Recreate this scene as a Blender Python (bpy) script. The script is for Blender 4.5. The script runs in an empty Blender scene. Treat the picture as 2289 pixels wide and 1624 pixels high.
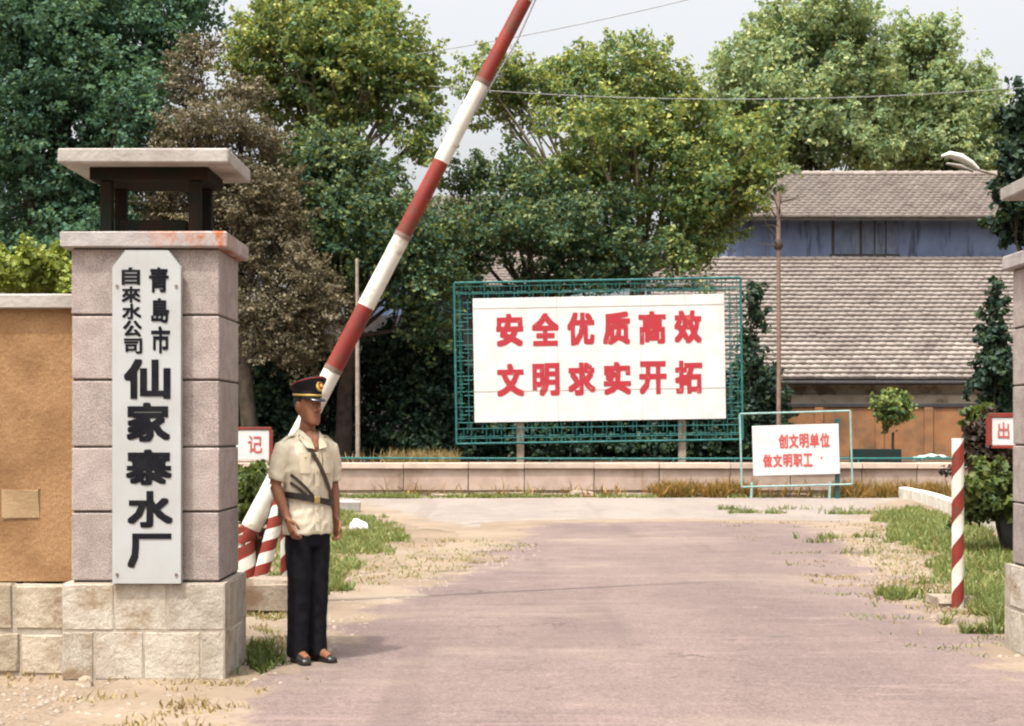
import bpy, bmesh, math, random
import numpy as np
from mathutils import Vector, Matrix, noise as mnoise

random.seed(7); RNG = np.random.default_rng(11)
SC = bpy.context.scene
COL = SC.collection
R = math.radians
F, CX, HY, EYE = 3497.0, 1144.5, 960.0, 1.46      # focal length, centre, horizon (in units of a 2289 wide picture), eye height

# ------------------------------------------------------------------ camera, sky, sun, exposure
cam_d = bpy.data.cameras.new('camera'); cam = bpy.data.objects.new('camera', cam_d); COL.objects.link(cam)
cam_d.sensor_width = 36.0; cam_d.lens = F/2289*36.0
cam_d.shift_y = (HY-812)/2289
cam_d.clip_end = 2000; cam_d.clip_start = 0.1
cam.location = (0, 0, EYE); cam.rotation_euler = (R(90), 0, 0)
SC.camera = cam

SUN_EL = R(66); SHD = Vector((0.56, 0.83)).normalized()      # direction the shadows fall
w = bpy.data.worlds.new('World'); SC.world = w; w.use_nodes = True
nt = w.node_tree; bg = nt.nodes['Background']
sky = nt.nodes.new('ShaderNodeTexSky'); sky.sky_type = 'NISHITA'; sky.sun_disc = False
sky.sun_elevation = SUN_EL; sky.sun_rotation = math.atan2(-SHD.x, -SHD.y)
sky.air_density = 1.0; sky.dust_density = 8.0; sky.ozone_density = 0.6; sky.altitude = 0
hs = nt.nodes.new('ShaderNodeHueSaturation'); hs.inputs['Saturation'].default_value = 0.16; hs.inputs['Value'].default_value = 3.1
nt.links.new(sky.outputs[0], hs.inputs['Color']); nt.links.new(hs.outputs[0], bg.inputs['Color'])
bg.inputs['Strength'].default_value = 0.13
sun_d = bpy.data.lights.new('sun', 'SUN'); sun_d.energy = 4.8; sun_d.angle = R(0.5); sun_d.color = (1.0, 0.955, 0.88)
sun = bpy.data.objects.new('sun', sun_d); COL.objects.link(sun)
sdir = Vector((SHD.x*math.cos(SUN_EL), SHD.y*math.cos(SUN_EL), -math.sin(SUN_EL)))
sun.rotation_euler = sdir.to_track_quat('-Z', 'Y').to_euler()
vs = SC.view_settings; vs.view_transform = 'Standard'; vs.look = 'None'; vs.gamma = 1.0; vs.use_curve_mapping = False
vs.exposure = -0.2
SC.render.engine = 'CYCLES'
SC.cycles.filter_width = 2.15
SC.cycles.max_bounces = 6; SC.cycles.diffuse_bounces = 3; SC.cycles.transmission_bounces = 4; SC.cycles.transparent_max_bounces = 6
SC.cycles.sample_clamp_indirect = 4.0

# ------------------------------------------------------------------ helpers
def P(px, py, Y): return Vector(((px-CX)*Y/F, Y, EYE-(py-HY)*Y/F))
def G(px, py):
    Y = EYE*F/(py-HY); return Vector(((px-CX)*Y/F, Y, 0))
def m2(px, Y): return px*Y/F

def tag(o, label=None, cat=None, group=None, kind=None):
    if label: o['label'] = label
    if cat: o['category'] = cat
    if group: o['group'] = group
    if kind: o['kind'] = kind
    return o
def empty(name, loc=(0, 0, 0), rz=0.0):
    o = bpy.data.objects.new(name, None); COL.objects.link(o); o.location = loc; o.rotation_euler = (0, 0, rz)
    o.empty_display_size = 0.1
    return o
def link(name, me, parent=None, loc=None, rz=None):
    o = bpy.data.objects.new(name, me); COL.objects.link(o)
    if parent: o.parent = parent
    if loc is not None: o.location = loc
    if rz is not None: o.rotation_euler = (0, 0, rz)
    return o

class MB:
    def __init__(s): s.v = []; s.f = []; s.m = []; s.sm = []
    def add(s, v, f, mi=0, smooth=False):
        o = len(s.v); s.v += [tuple(p) for p in v]; s.f += [tuple(i+o for i in q) for q in f]
        s.m += [mi]*len(f); s.sm += [smooth]*len(f); return s
    def box(s, lo, hi, mi=0, bev=0.0, jit=0.0):
        bm = bmesh.new(); bmesh.ops.create_cube(bm, size=1)
        for q in bm.verts:
            q.co = Vector([lo[i]+(q.co[i]+.5)*(hi[i]-lo[i]) for i in range(3)])
        if bev > 0: bmesh.ops.bevel(bm, geom=list(bm.edges), offset=bev, segments=1, affect='EDGES', profile=0.5)
        if jit > 0:
            for q in bm.verts: q.co += Vector([random.uniform(-jit, jit) for _ in range(3)])
        bm.verts.index_update()
        s.add([q.co for q in bm.verts], [[q.index for q in fc.verts] for fc in bm.faces], mi); bm.free(); return s
    def tube(s, pts, rad, n=8, mi=0, cap=True, smooth=True, rx=None):
        pts = [Vector(p) for p in pts]; k = len(pts)
        if not hasattr(rad, '__len__'): rad = [rad]*k
        vs_, up = [], None
        for i, p in enumerate(pts):
            t = (pts[min(i+1, k-1)]-pts[max(i-1, 0)]).normalized()
            if up is None: up = Vector((0, 0, 1)) if abs(t.z) < .9 else Vector((0, -1, 0))
            a = t.cross(up).normalized(); b = a.cross(t).normalized(); up = b
            r = rad[i]; ra, rb = (r if hasattr(r, '__len__') else (r, r))
            for j in range(n):
                th = 2*math.pi*j/n; vs_.append(p+a*(ra*math.cos(th))+b*(rb*math.sin(th)))
        fs = [(i*n+j, i*n+(j+1) % n, (i+1)*n+(j+1) % n, (i+1)*n+j) for i in range(k-1) for j in range(n)]
        s.add(vs_, fs, mi, smooth)
        if cap: s.add(vs_[:n], [tuple(range(n-1, -1, -1))], mi); s.add(vs_[-n:], [tuple(range(n))], mi)
        return s
    def rings(s, rs, n=24, mi=0, cap=True, smooth=True, M=None, power=2.0):
        """rs: (cx, cy, z, rx, ry) rings stacked upward"""
        vs_ = []
        for cx, cy, z, rx, ry in rs:
            for j in range(n):
                th = 2*math.pi*j/n; c, q = math.cos(th), math.sin(th)
                e = 2.0/power
                p = Vector((cx+rx*math.copysign(abs(c)**e, c), cy+ry*math.copysign(abs(q)**e, q), z))
                vs_.append(M @ p if M else p)
        k = len(rs)
        fs = [(i*n+j, i*n+(j+1) % n, (i+1)*n+(j+1) % n, (i+1)*n+j) for i in range(k-1) for j in range(n)]
        if cap: fs += [tuple(range(n-1, -1, -1)), tuple((k-1)*n+j for j in range(n))]
        return s.add(vs_, fs, mi, smooth)
    def ball(s, c, r, n=12, mi=0, M=None):
        rs = []
        for i in range(1, n//2+1):
            a = math.pi*i/(n//2+1); rs.append((c[0], c[1], c[2]-r[2]*math.cos(a), r[0]*math.sin(a), r[1]*math.sin(a)))
        return s.rings(rs, n, mi, True, True, M)
    def mesh(s, name, mats):
        me = bpy.data.meshes.new(name); me.from_pydata(s.v, [], s.f)
        if not isinstance(mats, (list, tuple)): mats = [mats]
        for q in mats: me.materials.append(q)
        me.polygons.foreach_set('material_index', s.m); me.polygons.foreach_set('use_smooth', s.sm)
        me.update(); return me
    def build(s, name, mats, parent=None, loc=None, rz=None): return link(name, s.mesh(name, mats), parent, loc, rz)

def fast_mesh(name, V, Fc, mat, rnd=None, smooth=False, mi=None):
    """numpy arrays: V (n,3), Fc (m,k)"""
    me = bpy.data.meshes.new(name); n, (m, k) = len(V), Fc.shape
    me.vertices.add(n); me.vertices.foreach_set('co', np.ascontiguousarray(V, np.float32).ravel())
    me.loops.add(m*k); me.loops.foreach_set('vertex_index', np.ascontiguousarray(Fc, np.int32).ravel())
    me.polygons.add(m); me.polygons.foreach_set('loop_start', np.arange(0, m*k, k, dtype=np.int32))
    for q in (mat if isinstance(mat, (list, tuple)) else [mat]): me.materials.append(q)
    me.update(calc_edges=True); me.validate()
    if rnd is not None and len(me.polygons) == m:
        a = me.attributes.new('rnd', 'FLOAT', 'FACE'); a.data.foreach_set('value', np.ascontiguousarray(rnd, np.float32))
    if smooth: me.polygons.foreach_set('use_smooth', np.ones(len(me.polygons), bool))
    if mi is not None: me.polygons.foreach_set('material_index', np.ascontiguousarray(mi, np.int32))
    return me

# ------------------------------------------------------------------ materials
class NT:
    def __init__(s, name):
        s.mat = bpy.data.materials.new(name); s.mat.use_nodes = True
        s.t = s.mat.node_tree; s.b = s.t.nodes['Principled BSDF']; s.out = s.t.nodes['Material Output']
        g = s.t.nodes.new('ShaderNodeNewGeometry'); s.pos = g.outputs['Position']
    def n(s, ty, **kw):
        q = s.t.nodes.new(ty)
        for k, v in kw.items(): setattr(q, k, v)
        return q
    def set(s, sock, v):
        if hasattr(v, 'is_output'): s.t.links.new(v, sock)
        elif isinstance(v, tuple) and len(v) == 3 and sock.type == 'RGBA': sock.default_value = (*v, 1)
        else: sock.default_value = v
    def noise(s, scale, detail=4, rough=.55, vec=None, dist=0.0, stretch=None):
        q = s.n('ShaderNodeTexNoise'); v = vec or s.pos
        if stretch:
            mp = s.n('ShaderNodeMapping'); s.set(mp.inputs['Vector'], v); mp.inputs['Scale'].default_value = stretch; v = mp.outputs[0]
        s.set(q.inputs['Vector'], v); q.inputs['Scale'].default_value = scale
        q.inputs['Detail'].default_value = detail; q.inputs['Roughness'].default_value = rough; q.inputs['Distortion'].default_value = dist
        return q.outputs['Fac']
    def ramp(s, fac, lo, hi, a=0.0, b=1.0):
        q = s.n('ShaderNodeMapRange'); q.interpolation_type = 'SMOOTHSTEP'
        s.set(q.inputs['Value'], fac); q.inputs['From Min'].default_value = lo; q.inputs['From Max'].default_value = hi
        q.inputs['To Min'].default_value = a; q.inputs['To Max'].default_value = b; return q.outputs[0]
    def mix(s, fac, a, b, mode='MIX'):
        q = s.n('ShaderNodeMix', data_type='RGBA', blend_type=mode)
        s.set(q.inputs[0], fac); s.set(q.inputs[6], a); s.set(q.inputs[7], b); return q.outputs[2]
    def math(s, op, a, b=0.0):
        q = s.n('ShaderNodeMath', operation=op); s.set(q.inputs[0], a); s.set(q.inputs[1], b); return q.outputs[0]
    def bump(s, h, strength=.3, dist=.01):
        q = s.n('ShaderNodeBump'); s.set(q.inputs['Height'], h); q.inputs['Strength'].default_value = strength
        q.inputs['Distance'].default_value = dist; s.t.links.new(q.outputs[0], s.b.inputs['Normal'])
    def fin(s, col, rough=.8, spec=.25, metal=0.0):
        s.set(s.b.inputs['Base Color'], col); s.set(s.b.inputs['Roughness'], rough)
        s.b.inputs['Specular IOR Level'].default_value = spec; s.b.inputs['Metallic'].default_value = metal; return s.mat

def simple(name, c1, c2=None, scale=6, rough=.7, spec=.3, bump=.0, bscale=60, metal=0.0, rnd=0.0, stain=None, sscale=2.5, slo=.55, shi=.7, streak=None, fine=.0):
    t = NT(name); c2 = c2 or tuple(x*.75 for x in c1)
    col = t.mix(t.ramp(t.noise(scale), .35, .68), c1, c2)
    if fine > 0:
        f = t.ramp(t.noise(140, 2), .3, .7, 1-fine, 1+fine)
        cb = t.n('ShaderNodeCombineColor')
        for i in range(3): t.set(cb.inputs[i], f)
        col = t.mix(1.0, col, cb.outputs[0], 'MULTIPLY')
    if stain: col = t.mix(t.ramp(t.noise(sscale, 5, .65, stretch=streak), slo, shi), col, stain)
    if rnd > 0:
        oi = t.n('ShaderNodeObjectInfo'); f = t.ramp(oi.outputs['Random'], 0, 1, 1-rnd, 1+rnd)
        cb = t.n('ShaderNodeCombineColor')
        for i in range(3): t.set(cb.inputs[i], f)
        col = t.mix(1.0, col, cb.outputs[0], 'MULTIPLY')
    if bump > 0: t.bump(t.noise(bscale, 4), bump, .01)
    return t.fin(col, rough, spec, metal)

def leaf_mat(name, dark, mid, light, trans=.3):
    t = NT(name)
    a = t.n('ShaderNodeAttribute', attribute_name='rnd').outputs['Fac']
    r = t.n('ShaderNodeValToRGB'); e = r.color_ramp.elements
    e[0].position = 0; e[0].color = (*dark, 1); e[1].position = 1; e[1].color = (*light, 1)
    q = e.new(.55); q.color = (*mid, 1)
    t.set(r.inputs[0], a); c = r.outputs[0]
    t.fin(c, .55, .25)
    tr = t.n('ShaderNodeBsdfTranslucent'); t.set(tr.inputs[0], t.mix(.5, c, (light[0]*1.2, light[1]*1.2, light[2]*.6)))
    mx = t.n('ShaderNodeMixShader'); mx.inputs[0].default_value = trans
    t.t.links.new(t.b.outputs[0], mx.inputs[1]); t.t.links.new(tr.outputs[0], mx.inputs[2]); t.t.links.new(mx.outputs[0], t.out.inputs[0])
    return t.mat

def sand_col(t):
    c = t.mix(t.ramp(t.noise(.9, 5, .6), .35, .65), (.25, .19, .135), (.195, .145, .10))
    c = t.mix(t.ramp(t.noise(14, 4, .7), .5, .72), c, (.165, .12, .082))
    return t.mix(t.ramp(t.noise(.5, 3, .5), .55, .75), c, (.275, .22, .17))
def ground_mat():
    t = NT('dry_earth'); c = sand_col(t)
    g = t.ramp(t.noise(45, 4, .75), .3, .72, .66, 1.3); cb = t.n('ShaderNodeCombineColor')
    for i in range(3): t.set(cb.inputs[i], g)
    c = t.mix(1.0, c, cb.outputs[0], 'MULTIPLY')
    h = t.math('ADD', t.noise(9, 5, .7), t.math('MULTIPLY', t.noise(60, 3, .7), .5)); t.bump(h, .6, .03)
    return t.fin(c, .95, .1)
def road_mat(name, ca, cb, crack, lines):
    t = NT(name); sc = sand_col(t)
    a = t.n('ShaderNodeAttribute', attribute_name='edge').outputs['Fac']
    fac = t.ramp(t.math('ADD', a, t.math('MULTIPLY', t.math('SUBTRACT', t.noise(1.7, 6, .68), .5), 1.5)), .38, .62)
    c = t.mix(t.ramp(t.noise(.7, 5, .6, stretch=(1.0, .35, 1)), .38, .64), ca, cb)
    c = t.mix(t.ramp(t.noise(2.2, 6, .7, stretch=(.5, 1.2, 1)), .56, .74), c, tuple(x*1.28 for x in ca))
    c = t.mix(t.ramp(t.noise(4.5, 5, .7, dist=.6), .58, .72), c, tuple(x*.74 for x in cb))
    c = t.mix(t.ramp(t.noise(11, 5, .75), .58, .70), c, tuple(x*1.25 for x in ca))
    c = t.mix(t.ramp(t.noise(170, 2, .6), .30, .72), tuple(x*1.0 for x in (0.0, 0, 0)), c) if False else c
    g = t.ramp(t.math('ADD', t.math('MULTIPLY', t.noise(55, 4, .8), .6), t.math('MULTIPLY', t.noise(130, 2, .8), .4)), .36, .64, .56, 1.42)
    cbn = t.n('ShaderNodeCombineColor')
    for i in range(3): t.set(cbn.inputs[i], g)
    c = t.mix(1.0, c, cbn.outputs[0], 'MULTIPLY')
    v = t.n('ShaderNodeTexVoronoi', feature='DISTANCE_TO_EDGE')
    wv = t.n('ShaderNodeVectorMath', operation='ADD'); nn = t.n('ShaderNodeTexNoise'); t.set(nn.inputs['Vector'], t.pos); nn.inputs['Scale'].default_value = 1.4; nn.inputs['Detail'].default_value = 5
    sc_ = t.n('ShaderNodeVectorMath', operation='SCALE'); t.set(sc_.inputs[0], nn.outputs['Color']); sc_.inputs['Scale'].default_value = 1.3
    t.set(wv.inputs[0], t.pos); t.set(wv.inputs[1], sc_.outputs[0])
    mp = t.n('ShaderNodeMapping'); t.set(mp.inputs['Vector'], wv.outputs[0]); mp.inputs['Scale'].default_value = lines
    t.set(v.inputs['Vector'], mp.outputs[0]); v.inputs['Scale'].default_value = 1.0
    ck = t.math('MULTIPLY', t.ramp(v.outputs['Distance'], .001, .009, 1, 0), t.ramp(t.noise(.55, 3), .50, .62))
    c = t.mix(t.math('MULTIPLY', ck, crack), c, (.07, .05, .04))
    sl_ = t.noise(1.0, 3, .6, stretch=(.10, 2.6, 1), dist=.15)
    c = t.mix(t.math('MULTIPLY', t.ramp(t.math('ABSOLUTE', t.math('SUBTRACT', sl_, .56)), .0, .012, 1, 0), t.ramp(t.noise(.5, 3), .42, .6, 0, .55)), c, tuple(x*1.5 for x in ca))
    c = t.mix(t.math('MULTIPLY', t.ramp(t.math('ABSOLUTE', t.math('SUBTRACT', sl_, .45)), .0, .009, 1, 0), t.ramp(t.noise(.6, 3), .45, .62, 0, .6)), c, tuple(x*.55 for x in cb))
    c = t.mix(t.math('MULTIPLY', t.ramp(t.noise(1.0, 4, .6, stretch=(1.5, .06, 1), dist=.2), .54, .66), .45), c, tuple(x*.80 for x in cb))
    c = t.mix(t.math('MULTIPLY', t.ramp(t.noise(1.3, 2, .5), .70, .76), .6), c, (.06, .05, .048))
    # dust blown over the surface
    c = t.mix(t.math('MULTIPLY', t.ramp(t.noise(.38, 6, .7, stretch=(.6, 1, 1)), .5, .72), .5), c, (.30, .24, .18))
    c = t.mix(fac, sc, c)
    h = t.math('ADD', t.noise(120, 3, .7), t.math('MULTIPLY', t.noise(7, 4, .6), .8)); t.bump(h, .35, .012)
    return t.fin(c, t.ramp(t.noise(3, 4), .3, .7, .78, .95), .2)

M = {}
M['earth'] = ground_mat()
M['asphalt'] = road_mat('worn_asphalt', (.172, .124, .110), (.140, .101, .092), .8, (.18, .42, 1))
M['concrete_road'] = road_mat('pale_concrete', (.245, .207, .178), (.21, .176, .152), .6, (.2, .3, 1))
M['granite'] = simple('pale_granite', (.325, .272, .243), (.262, .213, .192), 9, .85, .15, .35, 70, rnd=.08, fine=.28, stain=(.225, .165, .13), sscale=1.6, slo=.58, shi=.8, streak=(2.2, 2.2, .6))
M['rough_stone'] = simple('rough_stone', (0.406, 0.359, 0.296), (0.312, 0.265, 0.207), 7, .92, .15, .9, 28, rnd=.12, fine=.22, stain=(0.226, 0.156, 0.0936), sscale=3.0, slo=.52, shi=.7)
M['rubble'] = simple('rubble_stone', (0.352, 0.296, 0.224), (0.24, 0.188, 0.132), 6, .95, .12, 1.0, 22, rnd=.2, fine=.22, stain=(0.16, 0.096, 0.056), sscale=4, slo=.5, shi=.66)
M['mortar'] = simple('mortar', (.36, .305, .245), (.27, .225, .175), 12, .95, .1, .5, 60)
M['mortar_dark'] = simple('dark_joint', (.09, .075, .065), (.06, .05, .045), 12, .95, .1)
def cap_mat():
    t = NT('stained_cap'); c = t.mix(t.ramp(t.noise(8), .35, .65), (.36, .325, .305), (.29, .26, .245))
    sp = t.n('ShaderNodeSeparateXYZ'); t.set(sp.inputs[0], t.pos)
    rx = t.math('MULTIPLY', t.math('MULTIPLY', t.ramp(sp.outputs[0], -2.25, -1.80), t.ramp(sp.outputs[0], -1.69, -1.66, 1, .25)), t.math('MULTIPLY', t.ramp(t.noise(7, 6, .75), .42, .60), t.ramp(sp.outputs[0], 0, .1, 1, 0)))
    c = t.mix(rx, c, (.36, .11, .035))
    c = t.mix(t.ramp(t.noise(3, 5, .7), .55, .75), c, (.29, .24, .21)); t.bump(t.noise(60, 4), .4, .01)
    return t.fin(c, .9, .15)
M['cap'] = cap_mat()
M['slab'] = simple('weathered_slab', (0.368, 0.336, 0.304), (0.288, 0.256, 0.228), 5, .9, .15, .5, 40, stain=(0.2, 0.168, 0.144), sscale=3, slo=.55, shi=.72)
M['lantern'] = simple('lantern_iron', (.011, .013, .009), (.022, .013, .008), 8, .85, .08, .2, 40)
M['white_board'] = simple('white_enamel', (.52, .515, .50), (.47, .465, .445), 3, .5, .3, stain=(.42, .385, .31), sscale=1.3, slo=.56, shi=.85, streak=(5, 5, .5))
M['plate_white'] = simple('aged_white_enamel', (.365, .37, .36), (.33, .33, .315), 3, .5, .3, stain=(.27, .255, .21), sscale=1.6, slo=.55, shi=.85, streak=(7, 7, .6))
M['black_letter'] = simple('black_letter', (.008, .008, .011), (.014, .014, .015), 6, .8, .06)
M['red_letter'] = simple('red_letter', (.33, .018, .028), (.28, .025, .03), 9, .6, .3, stain=(.66, .20, .17), sscale=9, slo=.58, shi=.8)
M['red_print'] = simple('faded_red_letter', (.42, .06, .055), (.38, .08, .07), 9, .6, .3)
M['orange'] = simple('ochre_plaster', (.285, .168, .085), (.23, .127, .06), 2.2, .95, .08, .5, 40, fine=.2, stain=(.17, .092, .045), sscale=1.1, slo=.46, shi=.68)
M['patch'] = simple('pale_plaster_patch', (.33, .235, .135), (.27, .18, .10), 5, .95, .08, .4, 60, stain=(.22, .135, .07), sscale=4, slo=.5, shi=.68)
M['boom_red'] = simple('red_paint', (.20, .024, .014), (.145, .018, .012), 5, .6, .3, .15, 50, stain=(.12, .035, .02), sscale=6, slo=.50, shi=.68)
M['boom_white'] = simple('white_paint', (.60, .575, .50), (.52, .49, .41), 5, .6, .3, .15, 50, stain=(.32, .25, .17), sscale=6, slo=.54, shi=.74)
M['dark_iron'] = simple('dark_iron', (.03, .026, .024), (.07, .035, .02), 9, .7, .3, .3, 50)
M['concrete'] = simple('rough_concrete', (.27, .22, .17), (.20, .155, .115), 6, .95, .12, .7, 35, fine=.2, stain=(.15, .095, .06), sscale=3, slo=.46, shi=.68)
M['planter'] = simple('planter_stone', (0.396, 0.302, 0.248), (0.324, 0.239, 0.189), 2.5, .9, .15, .5, 30, rnd=.06, fine=.12, stain=(0.225, 0.149, 0.099), sscale=1.2, slo=.52, shi=.72, streak=(1, 1, .5))
M['planter_cap'] = simple('planter_coping', (0.468, 0.369, 0.297), (0.396, 0.306, 0.243), 3, .9, .15, .5, 30, rnd=.08, fine=.12)
M['green_paint'] = simple('green_paint', (.014, .085, .08), (.02, .12, .105), 6, .6, .25, stain=(.05, .15, .14), sscale=9, slo=.55, shi=.7)
M['pale_green_paint'] = simple('pale_green_paint', (.24, .36, .32), (.18, .29, .27), 8, .5, .35)
M['teal_pole'] = simple('teal_dark_paint', (.015, .07, .075), (.02, .05, .05), 8, .5, .35)
M['rust_pole'] = simple('rusty_pole', (.20, .135, .11), (.14, .09, .07), 7, .8, .2, .2, 50)
M['pale_pole'] = simple('galvanised_pole', (.27, .225, .185), (.2, .155, .12), 7, .7, .2)
M['tile'] = simple('clay_tile', (.285, .243, .212), (.225, .188, .165), 1.6, .88, .15, .3, 40, rnd=.16, stain=(.165, .13, .115), sscale=1.3, slo=.52, shi=.75)
M['roof_under'] = simple('roof_boards', (.03, .026, .024), (.045, .035, .03), 5, .9, .1)
M['clerestory'] = simple('grey_blue_render', (.125, .155, .235), (.095, .12, .19), .8, .9, .12, .3, 20, stain=(.05, .058, .085), sscale=.9, slo=.5, shi=.68, streak=(3, 1, .5))
M['pane'] = simple('dusty_glass', (.115, .135, .185), (.085, .10, .145), 2, .7, .2, stain=(.05, .055, .075), sscale=1.5, slo=.5, shi=.7, streak=(3, 1, .4))
M['timber_dark'] = simple('dark_timber', (.035, .032, .034), (.05, .045, .04), 6, .8, .2)
M['pale_render'] = simple('pale_band', (.46, .42, .36), (.33, .29, .24), 1.2, .9, .1, .4, 20, stain=(.20, .17, .13), sscale=1.5, slo=.5, shi=.65)
M['brick_wall'] = simple('orange_brick', (.29, .145, .07), (.23, .11, .055), 1.5, .92, .08, .5, 24, fine=.18, stain=(.15, .09, .055), sscale=1.0, slo=.44, shi=.66)
M['bark'] = simple('bark', (.065, .05, .038), (.038, .03, .022), 5, .95, .06, .8, 18)
M['pale_bark'] = simple('pale_bark', (.28, .24, .17), (.16, .13, .09), 4, .95, .1, .6, 18)
M['soil'] = simple('bed_soil', (.10, .07, .045), (.065, .045, .03), 4, .98, .05, .8, 20)
M['trough'] = simple('dark_green_board', (.010, .024, .024), (.018, .022, .018), 6, .8, .1)
M['rubber'] = simple('tyre_rubber', (.018, .018, .019), (.03, .028, .026), 8, .8, .25, .3, 60)
M['wire'] = simple('wire', (.26, .25, .25), (.2, .19, .19), 5, .7, .2)
M['lamp_shell'] = simple('lamp_shell', (.66, .63, .56), (.58, .54, .46), 5, .5, .35)
M['white_rock'] = simple('pale_stone', (.75, .73, .69), (.62, .59, .54), 8, .9, .15, .6, 20)
M['sheet'] = simple('pale_green_sheet', (.42, .52, .44), (.30, .42, .36), 5, .6, .3)
L = {}
L['plane'] = leaf_mat('plane_leaf', (.022, .070, .044), (.095, .17, .060), (.50, .48, .13), .35)  # yellow light end paints sun highlights onto random leaves
L['plane_far'] = leaf_mat('far_plane_leaf', (.085, .16, .10), (.19, .28, .14), (.52, .52, .24), .4)  # plane leaf made paler to imitate haze over the far trees
L['dark'] = leaf_mat('dark_leaf', (.008, .022, .018), (.018, .042, .024), (.06, .095, .032), .2)  # very low albedo; on the shrubs it stands in for canopy shade
L['deep'] = leaf_mat('deep_leaf', (.014, .050, .036), (.044, .10, .052), (.27, .29, .085), .3)
L['teal'] = leaf_mat('blue_green_leaf', (.030, .080, .060), (.060, .135, .085), (.16, .25, .11), .35)  # lifted towards blue to imitate haze glare over the corner tree
L['brown'] = leaf_mat('browned_needle', (.042, .040, .024), (.115, .095, .056), (.29, .24, .145), .2)
L['hedge'] = leaf_mat('hedge_leaf', (.10, .14, .028), (.20, .24, .045), (.34, .36, .07))
L['bush'] = leaf_mat('bush_leaf', (.03, .055, .016), (.07, .10, .026), (.15, .17, .04))
L['maroon'] = leaf_mat('maroon_leaf', (.022, .018, .014), (.045, .032, .022), (.09, .06, .035), .15)
L['grass'] = leaf_mat('grass_blade', (.06, .11, .025), (.13, .18, .05), (.33, .29, .11))
L['dry'] = leaf_mat('dry_grass_blade', (.14, .095, .04), (.26, .19, .08), (.42, .33, .15))
L['weed'] = leaf_mat('weed_leaf', (.08, .085, .022), (.24, .15, .045), (.38, .21, .06))

# ------------------------------------------------------------------ ground and roads
def ground():
    n = 60; mb = MB()
    mb.add([(-300, -30, 0), (300, -30, 0), (300, 500, 0), (-300, 500, 0)], [(0, 1, 2, 3)])
    return mb.build('ground', M['earth'])
tag(ground(), 'dry sandy earth verge beside the road', kind='structure')

def sheet(name, poly, z, mat, step, lo, hi, band=.9):
    xs = np.arange(lo[0], hi[0]+step, step); ys = np.arange(lo[1], hi[1]+step, step)
    X, Y = np.meshgrid(xs, ys); px = np.array(poly)
    inside = np.zeros(X.shape, bool); d = np.full(X.shape, 1e9)
    for i in range(len(px)):
        x0, y0 = px[i]; x1, y1 = px[(i+1) % len(px)]
        c = ((y0 > Y) != (y1 > Y)) & (X < (x1-x0)*(Y-y0)/((y1-y0) if y1 != y0 else 1e-9)+x0); inside ^= c
        L2 = (x1-x0)**2+(y1-y0)**2; t = np.clip(((X-x0)*(x1-x0)+(Y-y0)*(y1-y0))/L2, 0, 1)
        d = np.minimum(d, np.hypot(X-x0-t*(x1-x0), Y-y0-t*(y1-y0)))
    sd = np.where(inside, d, -d)
    ny, nx = X.shape; idx = np.arange(nx*ny).reshape(ny, nx)
    q = np.stack([idx[:-1, :-1], idx[:-1, 1:], idx[1:, 1:], idx[1:, :-1]], -1).reshape(-1, 4)
    keep = (sd.ravel()[q] > -band).all(1); q = q[keep]
    used, inv = np.unique(q, return_inverse=True)
    V = np.stack([X.ravel(), Y.ravel(), np.full(X.size, z)], 1)[used]
    me = fast_mesh(name, V, inv.reshape(-1, 4), mat)
    a = me.attributes.new('edge', 'FLOAT', 'POINT'); a.data.foreach_set('value', np.clip(.5+sd.ravel()[used]/(2*band*.8), 0, 1).astype(np.float32))
    return tag(link(name, me), None, kind='structure')
gp = lambda l: [tuple(G(*p).xy) for p in l]
asph = [(-1.3, 3.0), (-1.42, 7.6)]+gp([(545, 1545), (640, 1500), (790, 1395), (900, 1335), (1010, 1290), (1090, 1250), (1150, 1215), (1200, 1172), (1500, 1168), (1810, 1172), (1885, 1215), (1960, 1290), (2080, 1370), (2200, 1440), (2300, 1520)])+[(4.2, 6.5), (4.6, 3.0)]
tag(sheet('road', asph, .008, M['asphalt'], .12, (-3, 3), (7, 27)), 'worn pinkish grey asphalt drive leading in through the gate')
conc = [(-30, 33.3), (8.6, 33.3)]+gp([(1960, 1125), (1850, 1190), (1600, 1200), (1240, 1200), (1050, 1180), (930, 1155), (800, 1125)])+[(-30, 31.0)]
tag(sheet('crossing_lane', conc, .004, M['concrete_road'], .2, (-30, 20), (10.5, 34.5)), 'pale concrete lane crossing in front of the low wall')

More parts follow.
